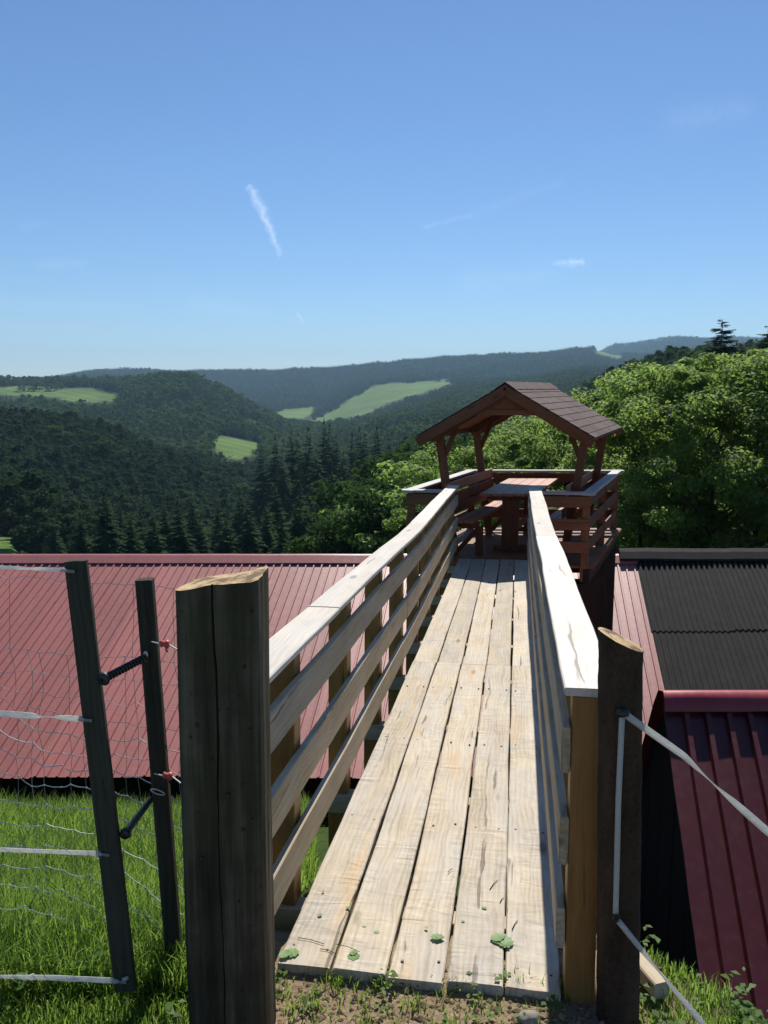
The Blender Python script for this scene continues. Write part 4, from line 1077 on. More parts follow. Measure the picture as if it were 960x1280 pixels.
def build_grass():
    rg = np.random.default_rng(3)
    pos = []
    def add(n, fx, ylo, yhi, hs, pw=1.0):
        for _ in range(n):
            y = ylo + (yhi-ylo)*rg.random()**pw; x = fx(y)
            pos.append((x, y, hs))
    add(85000, lambda y: rg.uniform(-.56*y-.15, min(-.10*y+.05, -.42+.10*max(0,y-2.7))), 2.2, 10.6, 1.0, 1.2)
    add(9000, lambda y: rg.uniform(-.56*y, -.52), 1.75, 2.5, .45)
    add(1800, lambda y: rg.uniform(.70, 1.0), 1.85, 2.4, .30)
    # tufts on the bare soil in front of the deck
    for _ in range(26):
        tx, ty = rg.uniform(-.34, .52), rg.uniform(2.02, 2.27)
        for _ in range(int(rg.integers(8, 30))): pos.append((tx+rg.normal(0, .018), ty+rg.normal(0, .014), .30))
    for _ in range(500): pos.append((rg.uniform(-.32, .5), rg.uniform(1.9, 2.28), .22))
    V = []; Fc = []; tone = []
    for (x, y, hs) in pos:
        if abs(x-LP.x) < .11 and abs(y-LP.y) < .11: continue
        z = ground_z(x, y)
        far = min(1, max(0, (y-2.2)/8))
        h = hs*rg.uniform(.05, .25)*(.66+1.05*far)*(.75+.5*noise.noise((x*1.2, y*1.2, 0))+.25)
        w = rg.uniform(.0011, .0030)*(1+1.6*far)
        a = rg.uniform(0, 6.283); bx, by = math.cos(a), math.sin(a)
        ln = h*rg.uniform(.1, .75); la = rg.uniform(0, 6.283); lx, ly = math.cos(la)*ln, math.sin(la)*ln
        i = len(V)
        V += [(x-bx*w, y-by*w, z-.01), (x+bx*w, y+by*w, z-.01), (x+lx*.35+bx*w*.8, y+ly*.35+by*w*.8, z+h*.6), (x+lx*.35-bx*w*.8, y+ly*.35-by*w*.8, z+h*.6),
              (x+lx+bx*w*.1, y+ly+by*w*.1, z+h*(1-.3*ln/h)), (x+lx-bx*w*.1, y+ly-by*w*.1, z+h*(1-.3*ln/h))]
        Fc += [(i, i+1, i+2, i+3), (i+3, i+2, i+4, i+5)]
        t = min(1, max(0, .42+.5*noise.noise((x*1.1, y*1.1, 2))+.3*noise.noise((x*4, y*4, 6))+rg.uniform(-.25, .25))); tone += [t, t]
    o = obj('grass', leaf_mesh('grass', V, Fc, tone, M['grass'])); tag(o, 'lush green meadow grass on the slope below the fence', 'grass', kind='stuff')
    # broad leaved weeds
    V = []; Fc = []; tone = []
    spots = []
    for _ in range(600):
        y = 2.1 + 9*rg.random()**1.1; x = rg.uniform(-.55*y-.1, -.12*y); spots.append((x, y, rg.uniform(.05, .16)*(.7+.7*(y-2)/8), .8+.6*(y-2)/8))
    for _ in range(26): spots.append((rg.uniform(-.34, .52), rg.uniform(2.0, 2.27), rg.uniform(.015, .05), .5))
    for _ in range(30): spots.append((rg.uniform(.7, 1.0), rg.uniform(1.95, 2.5), rg.uniform(.03, .12), .7))
    for (x, y, h, k) in spots:
        z = ground_z(x, y)
        for _ in range(int(rg.integers(5, 11))):
            a = rg.uniform(0, 6.283); L = k*rg.uniform(.02, .05); W = L*rg.uniform(.25, .4); zz = z + h*rg.uniform(.2, 1); up = rg.uniform(-.2, .6)
            ox, oy = x+rg.normal(0, .02*k), y+rg.normal(0, .02*k)
            dx, dy = math.cos(a), math.sin(a); nx, ny = -dy, dx; i = len(V)
            V += [(ox, oy, zz), (ox+dx*L*.5+nx*W, oy+dy*L*.5+ny*W, zz+up*L*.5+W*.3), (ox+dx*L, oy+dy*L, zz+up*L*.6), (ox+dx*L*.5-nx*W, oy+dy*L*.5-ny*W, zz+up*L*.5+W*.3)]
            Fc.append((i, i+1, i+2, i+3)); tone.append(rg.uniform(.2, 1))
    o = obj('weeds', leaf_mesh('weeds', V, Fc, tone, M['weed'])); tag(o, 'broad leaved green weeds among the meadow grass', 'weeds', kind='stuff')
    # gravel and crumbs of soil
    data = []
    for _ in range(1500):
        x, y = rg.uniform(-.38, .62), rg.uniform(1.85, 2.34); r = rg.uniform(.0025, .009)*(1 if rg.random() < .93 else 2.0)
        c = Vector((x, y, ground_z(x, y)+r*.25))
        v = []
        for (a, b_, d) in ((1,0,0), (-1,0,0), (0,1,0), (0,-1,0), (0,0,1), (0,0,-1)): v.append(c + Vector((a*r*rg.uniform(.7,1.3), b_*r*rg.uniform(.7,1.3), d*r*rg.uniform(.5,.8))))
        data.append((v, [(0,2,4), (2,1,4), (1,3,4), (3,0,4), (2,0,5), (1,2,5), (3,1,5), (0,3,5)]))
    o = obj('gravel', mesh_of('gravel', *merge(*data), M['grit'])); tag(o, 'loose grit and crumbs of dry soil in front of the deck', 'gravel', kind='stuff')
    # stone by the right railing post
    q = at_z(662, 1264, -.05); bm = bmesh.new(); bmesh.ops.create_icosphere(bm, subdivisions=3, radius=1)
    for v in bm.verts:
        k = 1+.22*noise.noise(v.co*1.7)+.06*noise.noise(v.co*6); v.co = Vector((v.co.x*.034*k, v.co.y*.024*k, v.co.z*.018*k))
    me = bpy.data.meshes.new('stone'); bm.to_mesh(me); bm.free(); me.materials.append(M['stone'])
    me.polygons.foreach_set('use_smooth', [True]*len(me.polygons))
    g = ground_z(q.x, q.y); tag(obj('stone', me, None, Matrix.Translation((q.x, q.y, g+.006))), 'grey stone on the soil at the end of the deck', 'stone')
M['grit'] = simple('dry_grit', (.27,.20,.125), .9, .2, .5, 60)
build_grass()
M['leafgreen'] = foliage('pale_green_leaf', ((.10,.19,.05), (.15,.27,.08), (.22,.36,.12)), (.2,.36,.08), .3, .5)
def build_leaves():
    def leaf(px, py, L, ang, seed, lobes=1):
        rg = random.Random(seed); d = ray(px, py); k = -HB/(d.dot(BN)); c = CAM + d*k
        V = []; Fc = []; tone = []
        for q in range(lobes):
            a0 = ang + (0 if lobes == 1 else rg.uniform(-2.2, 2.2)); LL = L*(1 if q == 0 else rg.uniform(.5, .9))
            n = 9
            off = Vector((0,0,0)) if q == 0 else BX*rg.uniform(-.015,.015)+BD*rg.uniform(-.012,.012)
            for i in range(n+1):
                t = i/n; w = LL*.36*math.sin(math.pi*min(1, t*.96+.02)**.8)*(1+.18*math.sin(t*34))
                f = BX*math.cos(a0)+BD*math.sin(a0); s = BX*-math.sin(a0)+BD*math.cos(a0)
                lift = .004+.002*q + LL*.14*(t-.4)**2 + .002*noise.noise((t*5, seed, q))
                b0 = c+off+f*(LL*(t-.5))+BN*lift
                i0 = len(V); V += [b0+s*w+BN*w*.08, b0, b0-s*w+BN*w*.12]
                if i: Fc += [(i0-3, i0, i0+1, i0-2), (i0-2, i0+1, i0+2, i0-1)]; tone += [rg.uniform(.45,.9)]*2
            f0 = BX*math.cos(a0)+BD*math.sin(a0)
        o = c; me = leaf_mesh('fallen_leaf', [tuple(Vector(v)-o) for v in V], Fc, tone, M['leafgreen'])
        return obj('fallen_leaf', me, None, Matrix.Translation(o))
    tag(leaf(628, 1178, .085, .1, 3, 3), 'largest torn green leaf lying on the deck near the stone', 'leaf')
    tag(leaf(362, 1193, .06, 2.9, 5, 3), 'crumpled green leaf on the outer deck plank beside the left railing', 'leaf')
    tag(leaf(442, 1196, .05, 2.5, 7, 2), 'green leaf at the soil end of the second deck plank', 'leaf')
    tag(leaf(547, 1173, .046, .2, 9, 2), 'small green leaf on the middle deck plank', 'leaf')
    for i, (px, py, L) in enumerate([(471,1167,.022), (404,1116,.014), (605,1136,.020), (435,1136,.020), (533,1161,.016), (579,1153,.014), (400,1145,.02), (455,1160,.015)]):
        tag(leaf(px, py, L, i*1.3, 20+i), 'tiny green leaf scrap on the deck planks', 'leaf', 'leaf scraps on the deck')
    # dry grass stems
    for i, (x0, y0, x1, y1) in enumerate([(372,1172,405,1180), (612,1112,622,1100), (420,1180,450,1190), (400,1186,420,1192), (625,1128,630,1122), (560,1090,566,1086), (640,1162,647,1150)]):
        pts = []
        for (a, b_) in ((x0,y0), ((x0+x1)/2, (y0+y1)/2-1.5), (x1,y1)):
            d = ray(a, b_); pts.append(CAM + d*(-(HB-.004)/d.dot(BN)))
        single('grass_stem', tube_data(pts, .0014, 4), M['weed'], 'cut grass stem lying on the deck planks', 'grass stem', 'grass stems on the deck')
    # offcut board leaning at the foot of the log
    a = at_y(796, 1228, 2.38); b_ = at_y(823, 1262, 2.2)
    q = thing('plank_offcut', Vector((b_.x, b_.y, ground_z(b_.x, b_.y))), 'short pale plank offcut on the ground behind the bark log', 'plank')
    board(q, 'plank', Vector((a.x-.05, 2.36, ground_z(a.x, 2.36)+.05)), Vector((b_.x, 2.18, ground_z(b_.x, 2.18)+.045)), .05, .05, UP, M['rail'])
build_leaves()

# ------------------------------------------------------------------ trees
M['conifer'] = foliage('spruce_needles', ((.015,.036,.018), (.034,.068,.029), (.074,.118,.042)), (.085,.15,.045), .3, .9, spec=.03, rw=.45)
M['pine'] = foliage('pine_needles', ((.014,.031,.017), (.030,.058,.027), (.060,.096,.040)), (.06,.11,.04), .25, .9, spec=.03, rw=.45)
M['leafy'] = foliage('ash_leaves', ((.042,.088,.020), (.095,.160,.038), (.185,.25,.072)), (.38,.56,.115), .48, .6, spec=.14, rw=.45)
M['leafydark'] = foliage('alder_leaves', ((.015,.037,.011), (.032,.070,.019), (.062,.112,.030)), (.075,.14,.03), .35, .9, spec=.03, rw=.5)
M['far_conifer'] = foliage('distant_spruce_needles', ((.012,.026,.010), (.034,.060,.019), (.080,.115,.034)), (.04,.07,.02), .15, .95, spec=.0, rw=.65)
M['far_leafy'] = foliage('distant_leaves', ((.030,.060,.014), (.080,.13,.030), (.155,.21,.055)), (.12,.19,.045), .25, .95, spec=.0, rw=.6)
M['trunk'] = simple('tree_bark', (.085,.07,.055), .9, .15, .4, 6, bump=.6, aniso=(1,1,.3))
def conifer(seed, H, Rr, levels, per, det, mat, low=.08, lw=1.0, dk=1.0, pw=.80):
    rg = np.random.default_rng(seed); V = []; Fc = []; tone = []
    for lv in range(levels):
        f = (lv+.5)/levels; h = H*(low+(1-low)*f**.92)
        L0 = Rr*((1-f)**pw)*(1-.25*max(0, .12-f)/.12)+.02*H*(1-f)+.10
        n = max(4, int(per*(1-.45*f)))
        a0 = rg.uniform(0, 6.28)
        for k in range(n):
            a = a0 + 6.283*k/n + rg.normal(0, .22); L = L0*rg.uniform(.72, 1.18); hh = h+rg.normal(0, .35*H/levels)
            dr = rg.uniform(.22, .5)*(1.1-f*.9)*dk - (1-dk)*.3*rg.random(); t0 = rg.uniform(.1, .9)
            dx, dy = math.cos(a), math.sin(a); nx, ny = -dy, dx
            def pt(t, side): 
                s = L*t; return (dx*s+nx*side, dy*s+ny*side, hh - dr*L*t*t + .12*L*t*(1-t) - .28*abs(side))
            for q in range(det):
                ta, tb = q/det, (q+1)/det
                wd_ = lw*L*.38*(1-ta*.85)*rg.uniform(.7, 1.2)
                for sgn in (-1, 1):
                    i = len(V); V += [pt(ta*.98, 0), pt(min(1, tb+.10), 0), pt(min(1.02, (ta+tb)/2+.22), sgn*wd_)]
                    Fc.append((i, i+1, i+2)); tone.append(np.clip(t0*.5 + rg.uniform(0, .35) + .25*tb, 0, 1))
    i = len(V); V += [(0.12,0,H*.97), (-.06,.10,H*.97), (-.06,-.1,H*.97), (0,0,H*1.015)]; Fc += [(i,i+1,i+3), (i+1,i+2,i+3), (i+2,i,i+3)]; tone += [.7]*3
    return leaf_mesh('crown', V, Fc, tone, mat)
def trunk_mesh(H, r, seed, limbs=0, spread=3.0, z0=.25, z1=.8, fork=False):
    rg = random.Random(seed); ds = []; ends = []
    n = 8; bend = [(rg.uniform(-.25, .25)*H*.06*i/n, rg.uniform(-.25, .25)*H*.06*i/n) for i in range(n+1)]
    top = .97 if limbs == 0 else .86
    pts = [Vector((bend[i][0], bend[i][1], H*top*i/n - (.6 if i == 0 else 0))) for i in range(n+1)]
    ds.append(tube_data(pts, [r*(1.25 if i == 0 else 1)*(1-.86*i/n) for i in range(n+1)], 8))
    for k in range(limbs):
        f = z0+(z1-z0)*k/max(1, limbs-1); a = k*2.4+rg.uniform(-.4, .4); i = f/top*n; j = min(n-1, int(i)); base = pts[j].lerp(pts[j+1], i-j)
        L = spread*(1.0-.35*abs(f-.45)/.45)*rg.uniform(.75, 1.15); d = Vector((math.cos(a), math.sin(a), 0)); up = rg.uniform(.45, .95)
        q = [base + d*(L*t) + Vector((0, 0, up*L*t*(1.15-.35*t))) + Vector((rg.uniform(-.1,.1), rg.uniform(-.1,.1), 0))*L*t for t in (0, .33, .66, 1)]
        rr = r*(1-.8*f)*.55; ds.append(tube_data(q, [rr, rr*.7, rr*.45, rr*.2], 6)); ends.append(q[-1]); ends.append(q[2])
        for s in (-1, 1):
            b0 = q[1].lerp(q[2], rg.random()); d2 = Vector((math.cos(a+s*.8), math.sin(a+s*.8), rg.uniform(.3, .9))); e = b0 + d2*L*.5
            ds.append(tube_data([b0, b0.lerp(e, .5)+Vector((0,0,.08*L)), e], [rr*.45, rr*.3, rr*.12], 5)); ends.append(e)
    ends.append(pts[-1])
    return merge(*ds), ends
def leafy(seed, H, spread, nl, size, clumps, mat, limbs=9, shape=1.0, low=.24, trunk_r=.16, cs=(.16,.34)):
    (tv, tf), ends = trunk_mesh(H, trunk_r, seed, limbs, spread, low, .78)
    rg = np.random.default_rng(seed+50)
    C = [np.array(e) for e in ends]
    while len(C) < clumps:       # shell of clumps with an uneven outline
        z = rg.uniform(low*.9, 1.0); a = rg.uniform(0, 6.283)
        prof = math.sin(math.pi*min(.98, max(.04, (z-low*.75)/(1.04-low*.75)))**.85)**.7*shape
        r = spread*prof*rg.uniform(.35, 1.2)*(1+.22*math.sin(3*a+seed))
        C.append(np.array([math.cos(a)*r, math.sin(a)*r, z*H]))
    C = np.array(C); nC = len(C)
    ctone = rg.uniform(0, 1, nC); cr = spread*rg.uniform(*cs, nC)
    idx = rg.integers(0, nC, nl)
    d = rg.normal(0, 1, (nl, 3)); d /= np.linalg.norm(d, axis=1)[:, None]
    rr = cr[idx]*rg.random(nl)**.42
    P = C[idx] + d*rr[:, None]*np.array([1.15, 1.15, .72])
    nrm = d*.7 + np.array([0, 0, .75]) + rg.normal(0, .55, (nl, 3)); nrm /= np.linalg.norm(nrm, axis=1)[:, None]
    ref = rg.normal(0, 1, (nl, 3)); u = np.cross(nrm, ref); u /= np.linalg.norm(u, axis=1)[:, None]; v = np.cross(nrm, u)
    s = size*rg.uniform(.6, 1.25, nl)[:, None]
    a = P - u*s*.5; b_ = P + v*s*.30 + nrm*s*.05; c = P + u*s*.5 - nrm*s*.12; e = P - v*s*.30 + nrm*s*.05
    V = np.stack([a, b_, c, e], 1).reshape(-1, 3); Fc = np.arange(nl*4).reshape(-1, 4)
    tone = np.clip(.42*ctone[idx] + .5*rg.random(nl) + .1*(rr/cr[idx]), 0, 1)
    return leaf_mesh('crown', V, Fc, tone, mat), mesh_of('trunk', tv, tf, M['trunk'], True)
TK = {}
def conifer_kind(key, seeds, H, Rr, levels, per, det, mat, trunk=True, lw=1.0):
    TK[key] = [(H, conifer(s, H, Rr*(1+.12*((s*7) % 5-2)/2), levels, per, det, mat, lw=lw), mesh_of('trunk', *trunk_mesh(H, H*.011, s)[0], M['trunk'], True)) for s in seeds]
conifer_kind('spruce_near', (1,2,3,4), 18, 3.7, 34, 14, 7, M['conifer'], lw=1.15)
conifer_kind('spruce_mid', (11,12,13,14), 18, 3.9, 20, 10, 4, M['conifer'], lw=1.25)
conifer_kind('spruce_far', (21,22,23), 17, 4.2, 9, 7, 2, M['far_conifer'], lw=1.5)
def top_of(me):
    co = np.empty(len(me.vertices)*3, np.float32); me.vertices.foreach_get('co', co); return float(np.percentile(co[2::3], 99.7))
def leafy_kind(key, seeds, H, *a, **k):
    L = [leafy(s, H, *a, **k) for s in seeds]; TK[key] = [(top_of(c), c, tr) for c, tr in L]
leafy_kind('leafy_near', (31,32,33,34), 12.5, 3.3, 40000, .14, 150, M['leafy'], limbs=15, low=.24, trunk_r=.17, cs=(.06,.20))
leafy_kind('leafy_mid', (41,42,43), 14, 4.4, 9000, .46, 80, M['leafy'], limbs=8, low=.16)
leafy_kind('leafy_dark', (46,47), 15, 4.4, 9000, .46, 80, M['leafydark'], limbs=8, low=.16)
leafy_kind('leafy_hill', (51,52,53), 14, 4.6, 1500, 1.05, 55, M['leafydark'], limbs=6, low=.14)
leafy_kind('leafy_far', (56,57,58), 13, 4.8, 190, 2.6, 34, M['far_leafy'], limbs=3, low=.10)
TK['skyline_pine'] = [(17.2, conifer(s_, 17, 3.2, 24, 17, 6, M['pine'], low=.22, lw=1.9, dk=.45, pw=.48), mesh_of('trunk', *trunk_mesh(17, .2, s_)[0], M['trunk'], True)) for s_ in (71, 72)]
leafy_kind('pine', (61,62), 17, 2.3, 22000, .30, 130, M['pine'], limbs=14, low=.2, cs=(.20,.42))
leafy_kind('pine_hill', (66,67,68), 16, 3.6, 2200, .8, 60, M['pine'], limbs=6, low=.16)
cnt = {}
def tree(name, kind, x, y, H, label, group, cat='tree', wid=1.0, rg=rnd, var=None):
    Hk, crown, trunk = TK[kind][var if var is not None else rg.randrange(len(TK[kind]))]
    k = H/Hk; z = ground_z(x, y)
    o = thing(name, (x, y, z), label, cat, group); o.rotation_euler = (0, 0, rg.uniform(0, 6.283)); o.scale = (k*wid, k*wid, k)
    for nm, me in (('trunk', trunk), ('crown', crown)):
        c = bpy.data.objects.new(nm, me); COL.objects.link(c); c.parent = o
    return o
def tree_px(name, kind, px, Y, top, label, group, wid=1.0, cat='tree', var=None):
    t = at_y(px, top, Y); H = t.z - ground_z(t.x, Y)
    return tree(name, kind, t.x, Y, H, label, group, cat, wid, var=var)
G1, LB1 = 'leafy trees behind the black roof', 'bright green leafy tree growing behind the black corrugated roof'
G1b, LB1b = 'leafy trees behind the picnic shelter', 'bright green leafy tree growing behind the picnic shelter'
for i, (px, Y, top) in enumerate([(592,36,545),(640,33,527),(690,35,515),(722,29,500),(738,42,484),(772,30,466),(806,25,456),(838,33,448),(862,24,447),(905,23,438),(955,24,436),(1005,23,428),(925,38,432),(1045,27,425),(668,46,512),(985,40,425),(880,44,440)]):
    tree_px('leafy_tree', 'leafy_near', px, Y, top+10, *((LB1, G1) if px > 715 else (LB1b, G1b)), 1.02, var=i % 4)
G2, LB2 = 'leafy trees beyond the barn', 'rounded mid green leafy tree standing beyond the red barn roof'
for i, (px, Y, top) in enumerate([(432,62,640),(468,60,640),(498,58,604),(470,84,598),(522,66,580),(446,98,606),(548,78,560),(575,88,548),(452,72,660),(418,60,668),(440,84,640),(505,96,570),(540,110,548),(462,92,632),(615,95,535),(480,70,622),(530,54,612)]):
    tree_px('leafy_tree', 'leafy_mid' if i % 6 == 4 else 'leafy_dark', px, Y, top, LB2, G2, 1.05)
G3, LB3 = 'spruces beyond the barn roof', 'dark green spruce standing just beyond the red barn roof'
for i, (px, Y, top) in enumerate([(100,95,640),(130,92,612),(163,88,640),(190,98,634),(222,86,624),(250,92,646),(283,95,640),(310,88,624),(332,96,634),(66,105,648),(272,120,622),(345,118,610),(376,125,606),(205,122,626),(150,118,630),(300,135,610),(240,130,618),(352,84,640),(392,80,632),(372,96,622),(405,110,612),(425,100,618),(335,112,628),(440,128,600),(468,132,590),(415,140,590)]):
    tree_px('spruce_tree', 'spruce_near', px, Y, top, LB3, G3)
G4, LB4 = 'spruces in the valley clump', 'tall dark spruce in the clump below the bright valley meadow'
for i, (px, Y, top) in enumerate([(327,240,560),(344,232,545),(364,246,537),(385,236,533),(405,250,524),(420,236,542),(440,248,540),(456,236,540),(471,250,531),(486,244,545),(503,236,552),(395,222,560),(430,222,562),(352,222,568),(466,222,560),(412,262,528),(372,262,540),(449,264,534)]):
    tree_px('spruce_tree', 'spruce_near', px, Y, top, LB4, G4, 1.0)
G5 = 'pines on the right skyline'
for px, Y, top, w, lab in ((903,105,398,.95,'tallest dark pine rising above the leafy trees on the skyline'), (884,112,432,1.3,'short dark pine left of the tallest skyline pine'), (921,108,424,1.2,'dark pine close right of the tallest skyline pine'), (962,100,405,1.0,'dark pine at the right edge of the skyline'),):
    tree_px('pine_tree', 'skyline_pine', px, Y, top, lab, G5, w)
G6, LB6 = 'trees on the meadow crest', 'dark round tree in the clump on the far left meadow crest'
for i in range(16):
    px = 22 + 60*(i+.5)/16 + rnd.uniform(-2, 2); tree_px('crest_tree', 'leafy_far' if i % 3 else 'spruce_far', px, 1330+rnd.uniform(-30, 40), 474+rnd.uniform(-3, 4), LB6, G6, 1.0)

# random wood on the hills: the nearest ones singly, the rest as one mass per kind
def build_forest():
    rg = np.random.default_rng(11); rl = random.Random(5)
    S = np.linspace(-.60, .60, 161); YS = np.geomspace(60, 6400, 150)
    T = np.array([[(hills(s, Y)-CZ)/Y for Y in YS] for s in S]); TM = np.maximum.accumulate(T, axis=1)
    def hidden(s, Y, z, h):
        i = int(round((s+.6)/1.2*160)); i = min(160, max(0, i)); j = int(np.searchsorted(YS, Y*.985))-1
        if j < 1: return False
        return (z+h-CZ)/Y < TM[i, j]-.0005
    cand = []
    for (ya, yb, sp) in ((60,180,5.6), (180,520,5.4), (520,950,6.5), (950,1700,7.0), (1700,2600,9.0), (2600,3800,9.5), (3800,5600,14.0)):
        Y = ya
        while Y < yb:
            w = .60*Y; n = int(2*w/sp)
            xs = np.linspace(-w, w, n) + rg.uniform(-sp*.45, sp*.45, n); yy = Y + rg.uniform(-sp*.5, sp*.5, n)
            for x, y in zip(xs, yy):
                s = x/y; z = ground_z(x, y); H = rg.uniform(11, 18)
                t = (z+H-CZ)/y
                if t < -.205 or hidden(s, y, z, H): continue
                px = 480+1065*s
                if y < 175:
                    if px > 560: continue_ok = y > 62
                    elif px > 350: continue_ok = y > 110
                    else: continue_ok = y > 135
                    if not continue_ok: continue
                if in_meadow(x, y, z, 1) or in_meadow(x, y, z+H*.75, 1) or in_meadow(x, y, z+H*.4, 1): continue
                if y < 620 and any(a <= 900 and b_ >= 640 and in_poly(*project((x, y, z+H)), pl) for pl, a, b_ in MEADOWS[1:2]): continue
                # kinds by place
                pc = noise.noise((x*.012, y*.012, 8))*.5+.5
                if px < 345: con = .80 if y < 600 else .62
                elif px < 620: con = .50 if y < 600 else .62
                else: con = .30 if y < 190 else .72
                if y > 1600: con = .75
                cand.append((y, x, z, H, (pc*.55+rg.random()*.45) < con, (noise.noise((x*.009, y*.009, 3))*.5+.5)*.6+rg.random()*.4))
            Y += sp*1.0
    cand.sort()
    near_c = [c for c in cand if c[4] and c[5] > .52 and c[0] < 520][:200]; near_p = [c for c in cand if c[4] and c[5] <= .52 and c[0] < 520][:200]; near_d = [c for c in cand if not c[4] and c[0] < 520][:150]
    taken = set(id(c) for c in near_c+near_d+near_p)
    for c in near_p:
        right = c[1]/c[0] > .08
        o = tree('pine_tree', 'pine_hill', c[1], c[0], c[3]*.95, 'round topped dark pine in the wood on the right-hand ridge' if right else 'round topped dark pine in the wood covering the near left hillside', 'pines of the right-hand wood' if right else 'pines of the near hillside wood', rg=rl, wid=1.05)
    for c in near_c:
        right = c[1]/c[0] > .08
        o = tree('spruce_tree', 'spruce_mid', c[1], c[0], c[3]*1.02, 'dark spruce in the wood on the right-hand ridge' if right else 'dark spruce in the wood covering the near left hillside', 'spruces of the right-hand wood' if right else 'spruces of the near hillside wood', rg=rl, wid=1.05)
    for c in near_d:
        right = c[1]/c[0] > .08
        o = tree('leafy_tree', 'leafy_mid' if c[0] < 150 else 'leafy_hill', c[1], c[0], c[3]*.95, 'leafy tree in the wood on the right-hand ridge' if right else 'leafy tree among the spruces of the near left hillside', 'leafy trees of the right-hand wood' if right else 'leafy trees of the near hillside wood', rg=rl, wid=1.0)
    rest = [c for c in cand if id(c) not in taken]
    print('forest', len(cand), 'rest', len(rest))
    def stuff(name, label, pts, kind, Hk):
        if not pts: return
        by = {}
        for c in pts: by.setdefault(rl.randrange(len(TK[kind])), []).append(c)
        ng = bpy.data.node_groups.new(name, 'GeometryNodeTree')
        ng.interface.new_socket('Geometry', in_out='INPUT', socket_type='NodeSocketGeometry'); ng.interface.new_socket('Geometry', in_out='OUTPUT', socket_type='NodeSocketGeometry')
        N = ng.nodes; gi = N.new('NodeGroupInput'); go = N.new('NodeGroupOutput'); jo = N.new('GeometryNodeJoinGeometry')
        def na(nm, ty):
            q = N.new('GeometryNodeInputNamedAttribute'); q.data_type = ty; q.inputs['Name'].default_value = nm; return q.outputs['Attribute']
        scl, rot, kid = na('scl', 'FLOAT_VECTOR'), na('rot', 'FLOAT_VECTOR'), na('kind_id', 'INT')
        for v in by:
            src = SRC[(kind, v)]
            oi = N.new('GeometryNodeObjectInfo'); oi.inputs['Object'].default_value = src; oi.transform_space = 'ORIGINAL'; oi.inputs['As Instance'].default_value = True
            cmp_ = N.new('FunctionNodeCompare'); cmp_.data_type = 'INT'; cmp_.operation = 'EQUAL'; ng.links.new(kid, cmp_.inputs['A'] if cmp_.inputs['A'].type == 'INT' else cmp_.inputs[2]); (cmp_.inputs[3]).default_value = v
            ip = N.new('GeometryNodeInstanceOnPoints'); ng.links.new(gi.outputs[0], ip.inputs['Points']); ng.links.new(cmp_.outputs[0], ip.inputs['Selection'])
            ng.links.new(oi.outputs['Geometry'], ip.inputs['Instance']); ng.links.new(rot, ip.inputs['Rotation']); ng.links.new(scl, ip.inputs['Scale'])
            ng.links.new(ip.outputs[0], jo.inputs[0])
        ng.links.new(jo.outputs[0], go.inputs[0])
        me = bpy.data.meshes.new(name); V = []; sc = []; ro = []; ki = []
        for v, cs in by.items():
            for (y, x, z, H, *_) in cs:
                V.append((x, y, z-.3)); k = H/Hk; w = k*rl.uniform(.9, 1.25); sc += [w, w, k]; ro += [0, 0, rl.uniform(0, 6.28)]; ki.append(v)
        me.from_pydata(V, [], [])
        for nm, ty, dat, f in (('scl', 'FLOAT_VECTOR', sc, 'vector'), ('rot', 'FLOAT_VECTOR', ro, 'vector'), ('kind_id', 'INT', ki, 'value')):
            at = me.attributes.new(nm, ty, 'POINT'); at.data.foreach_set(f, dat)
        o = obj(name, me); md = o.modifiers.new('wood', 'NODES'); md.node_group = ng
        tag(o, label, 'forest', kind='stuff')
    SRC = {}
    for ob in list(COL.objects):
        if ob.name.startswith('crown') and ob.parent is not None:
            for kind in TK:
                for v, (Hk, cm, tm) in enumerate(TK[kind]):
                    if ob.data == cm: SRC.setdefault((kind, v), ob)
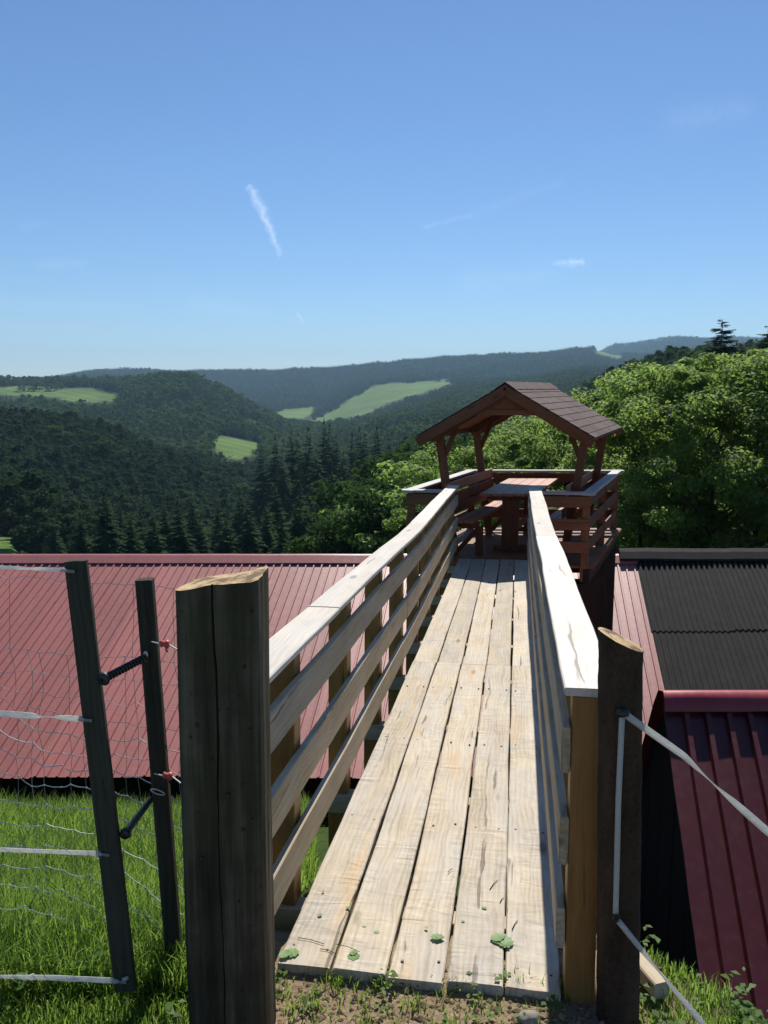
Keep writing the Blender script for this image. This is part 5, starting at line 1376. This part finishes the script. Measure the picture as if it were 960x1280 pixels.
    # make sure each far kind has a source tree standing in the wood
    def ensure(kind, cs, lab, grp):
        for v in range(len(TK[kind])):
            if (kind, v) not in SRC and cs:
                c = cs.pop(); o = tree('hill_tree', kind, c[1], c[0], c[3], lab, grp, rg=rl, var=v)
                SRC[(kind, v)] = [k for k in o.children if k.name.startswith('crown')][0] if o.children else None
                if SRC[(kind, v)] is None:
                    SRC[(kind, v)] = [k for k in COL.objects if k.parent == o and k.name.startswith('crown')][0]
    A = [c for c in rest if c[0] < 620]; B_ = [c for c in rest if c[0] >= 620]
    sets = [('conifer_wood', 'dense dark spruce wood on the upper near hillsides', [c for c in A if c[4] and c[5] > .52], 'spruce_mid'), ('pine_wood', 'dense dark pine wood on the upper near hillsides', [c for c in A if c[4] and c[5] <= .52], 'pine_hill'), ('leafy_wood', 'leafy trees mixed into the near hillside wood', [c for c in A if not c[4]], 'leafy_hill'),
            ('far_conifer_forest', 'far conifer forest covering the hills', [c for c in B_ if c[4]], 'spruce_far'), ('far_leafy_forest', 'far leafy woods in patches over the hills', [c for c in B_ if not c[4]], 'leafy_far')]
    for nm, lab, cs, kind in sets:
        ensure(kind, cs, 'single tree within the far hillside forest', 'single far forest trees')
    bpy.context.view_layer.update()
    for nm, lab, cs, kind in sets: stuff(nm, lab, cs, kind, TK[kind][0][0])
build_forest()

# ------------------------------------------------------------------ haze
def build_haze(dens=HAZE if 'HAZE' in globals() else 1.0e-4):
    x, y0, y1, z0, z1 = 20500, -20, 7800, -110, 330
    V = [(-x,y0,z0), (x,y0,z0), (x,y1,z0), (-x,y1,z0), (-x,y0,z1), (x,y0,z1), (x,y1,z1), (-x,y1,z1)]
    me = mesh_of('haze', V, [(3,2,1,0), (4,5,6,7), (0,1,5,4), (1,2,6,5), (2,3,7,6), (3,0,4,7)])
    m, nt = nt_new('valley_haze'); b = NB(nt); v = b.n('ShaderNodeVolumePrincipled')
    v.inputs['Color'].default_value = (.46, .74, 1.0, 1); v.inputs['Density'].default_value = dens; v.inputs['Anisotropy'].default_value = .1
    o = b.n('ShaderNodeOutputMaterial'); nt.links.new(v.outputs[0], o.inputs['Volume']); me.materials.append(m)
    tag(obj('haze', me), 'thin blue haze over the valley', 'haze', kind='stuff')
build_haze()
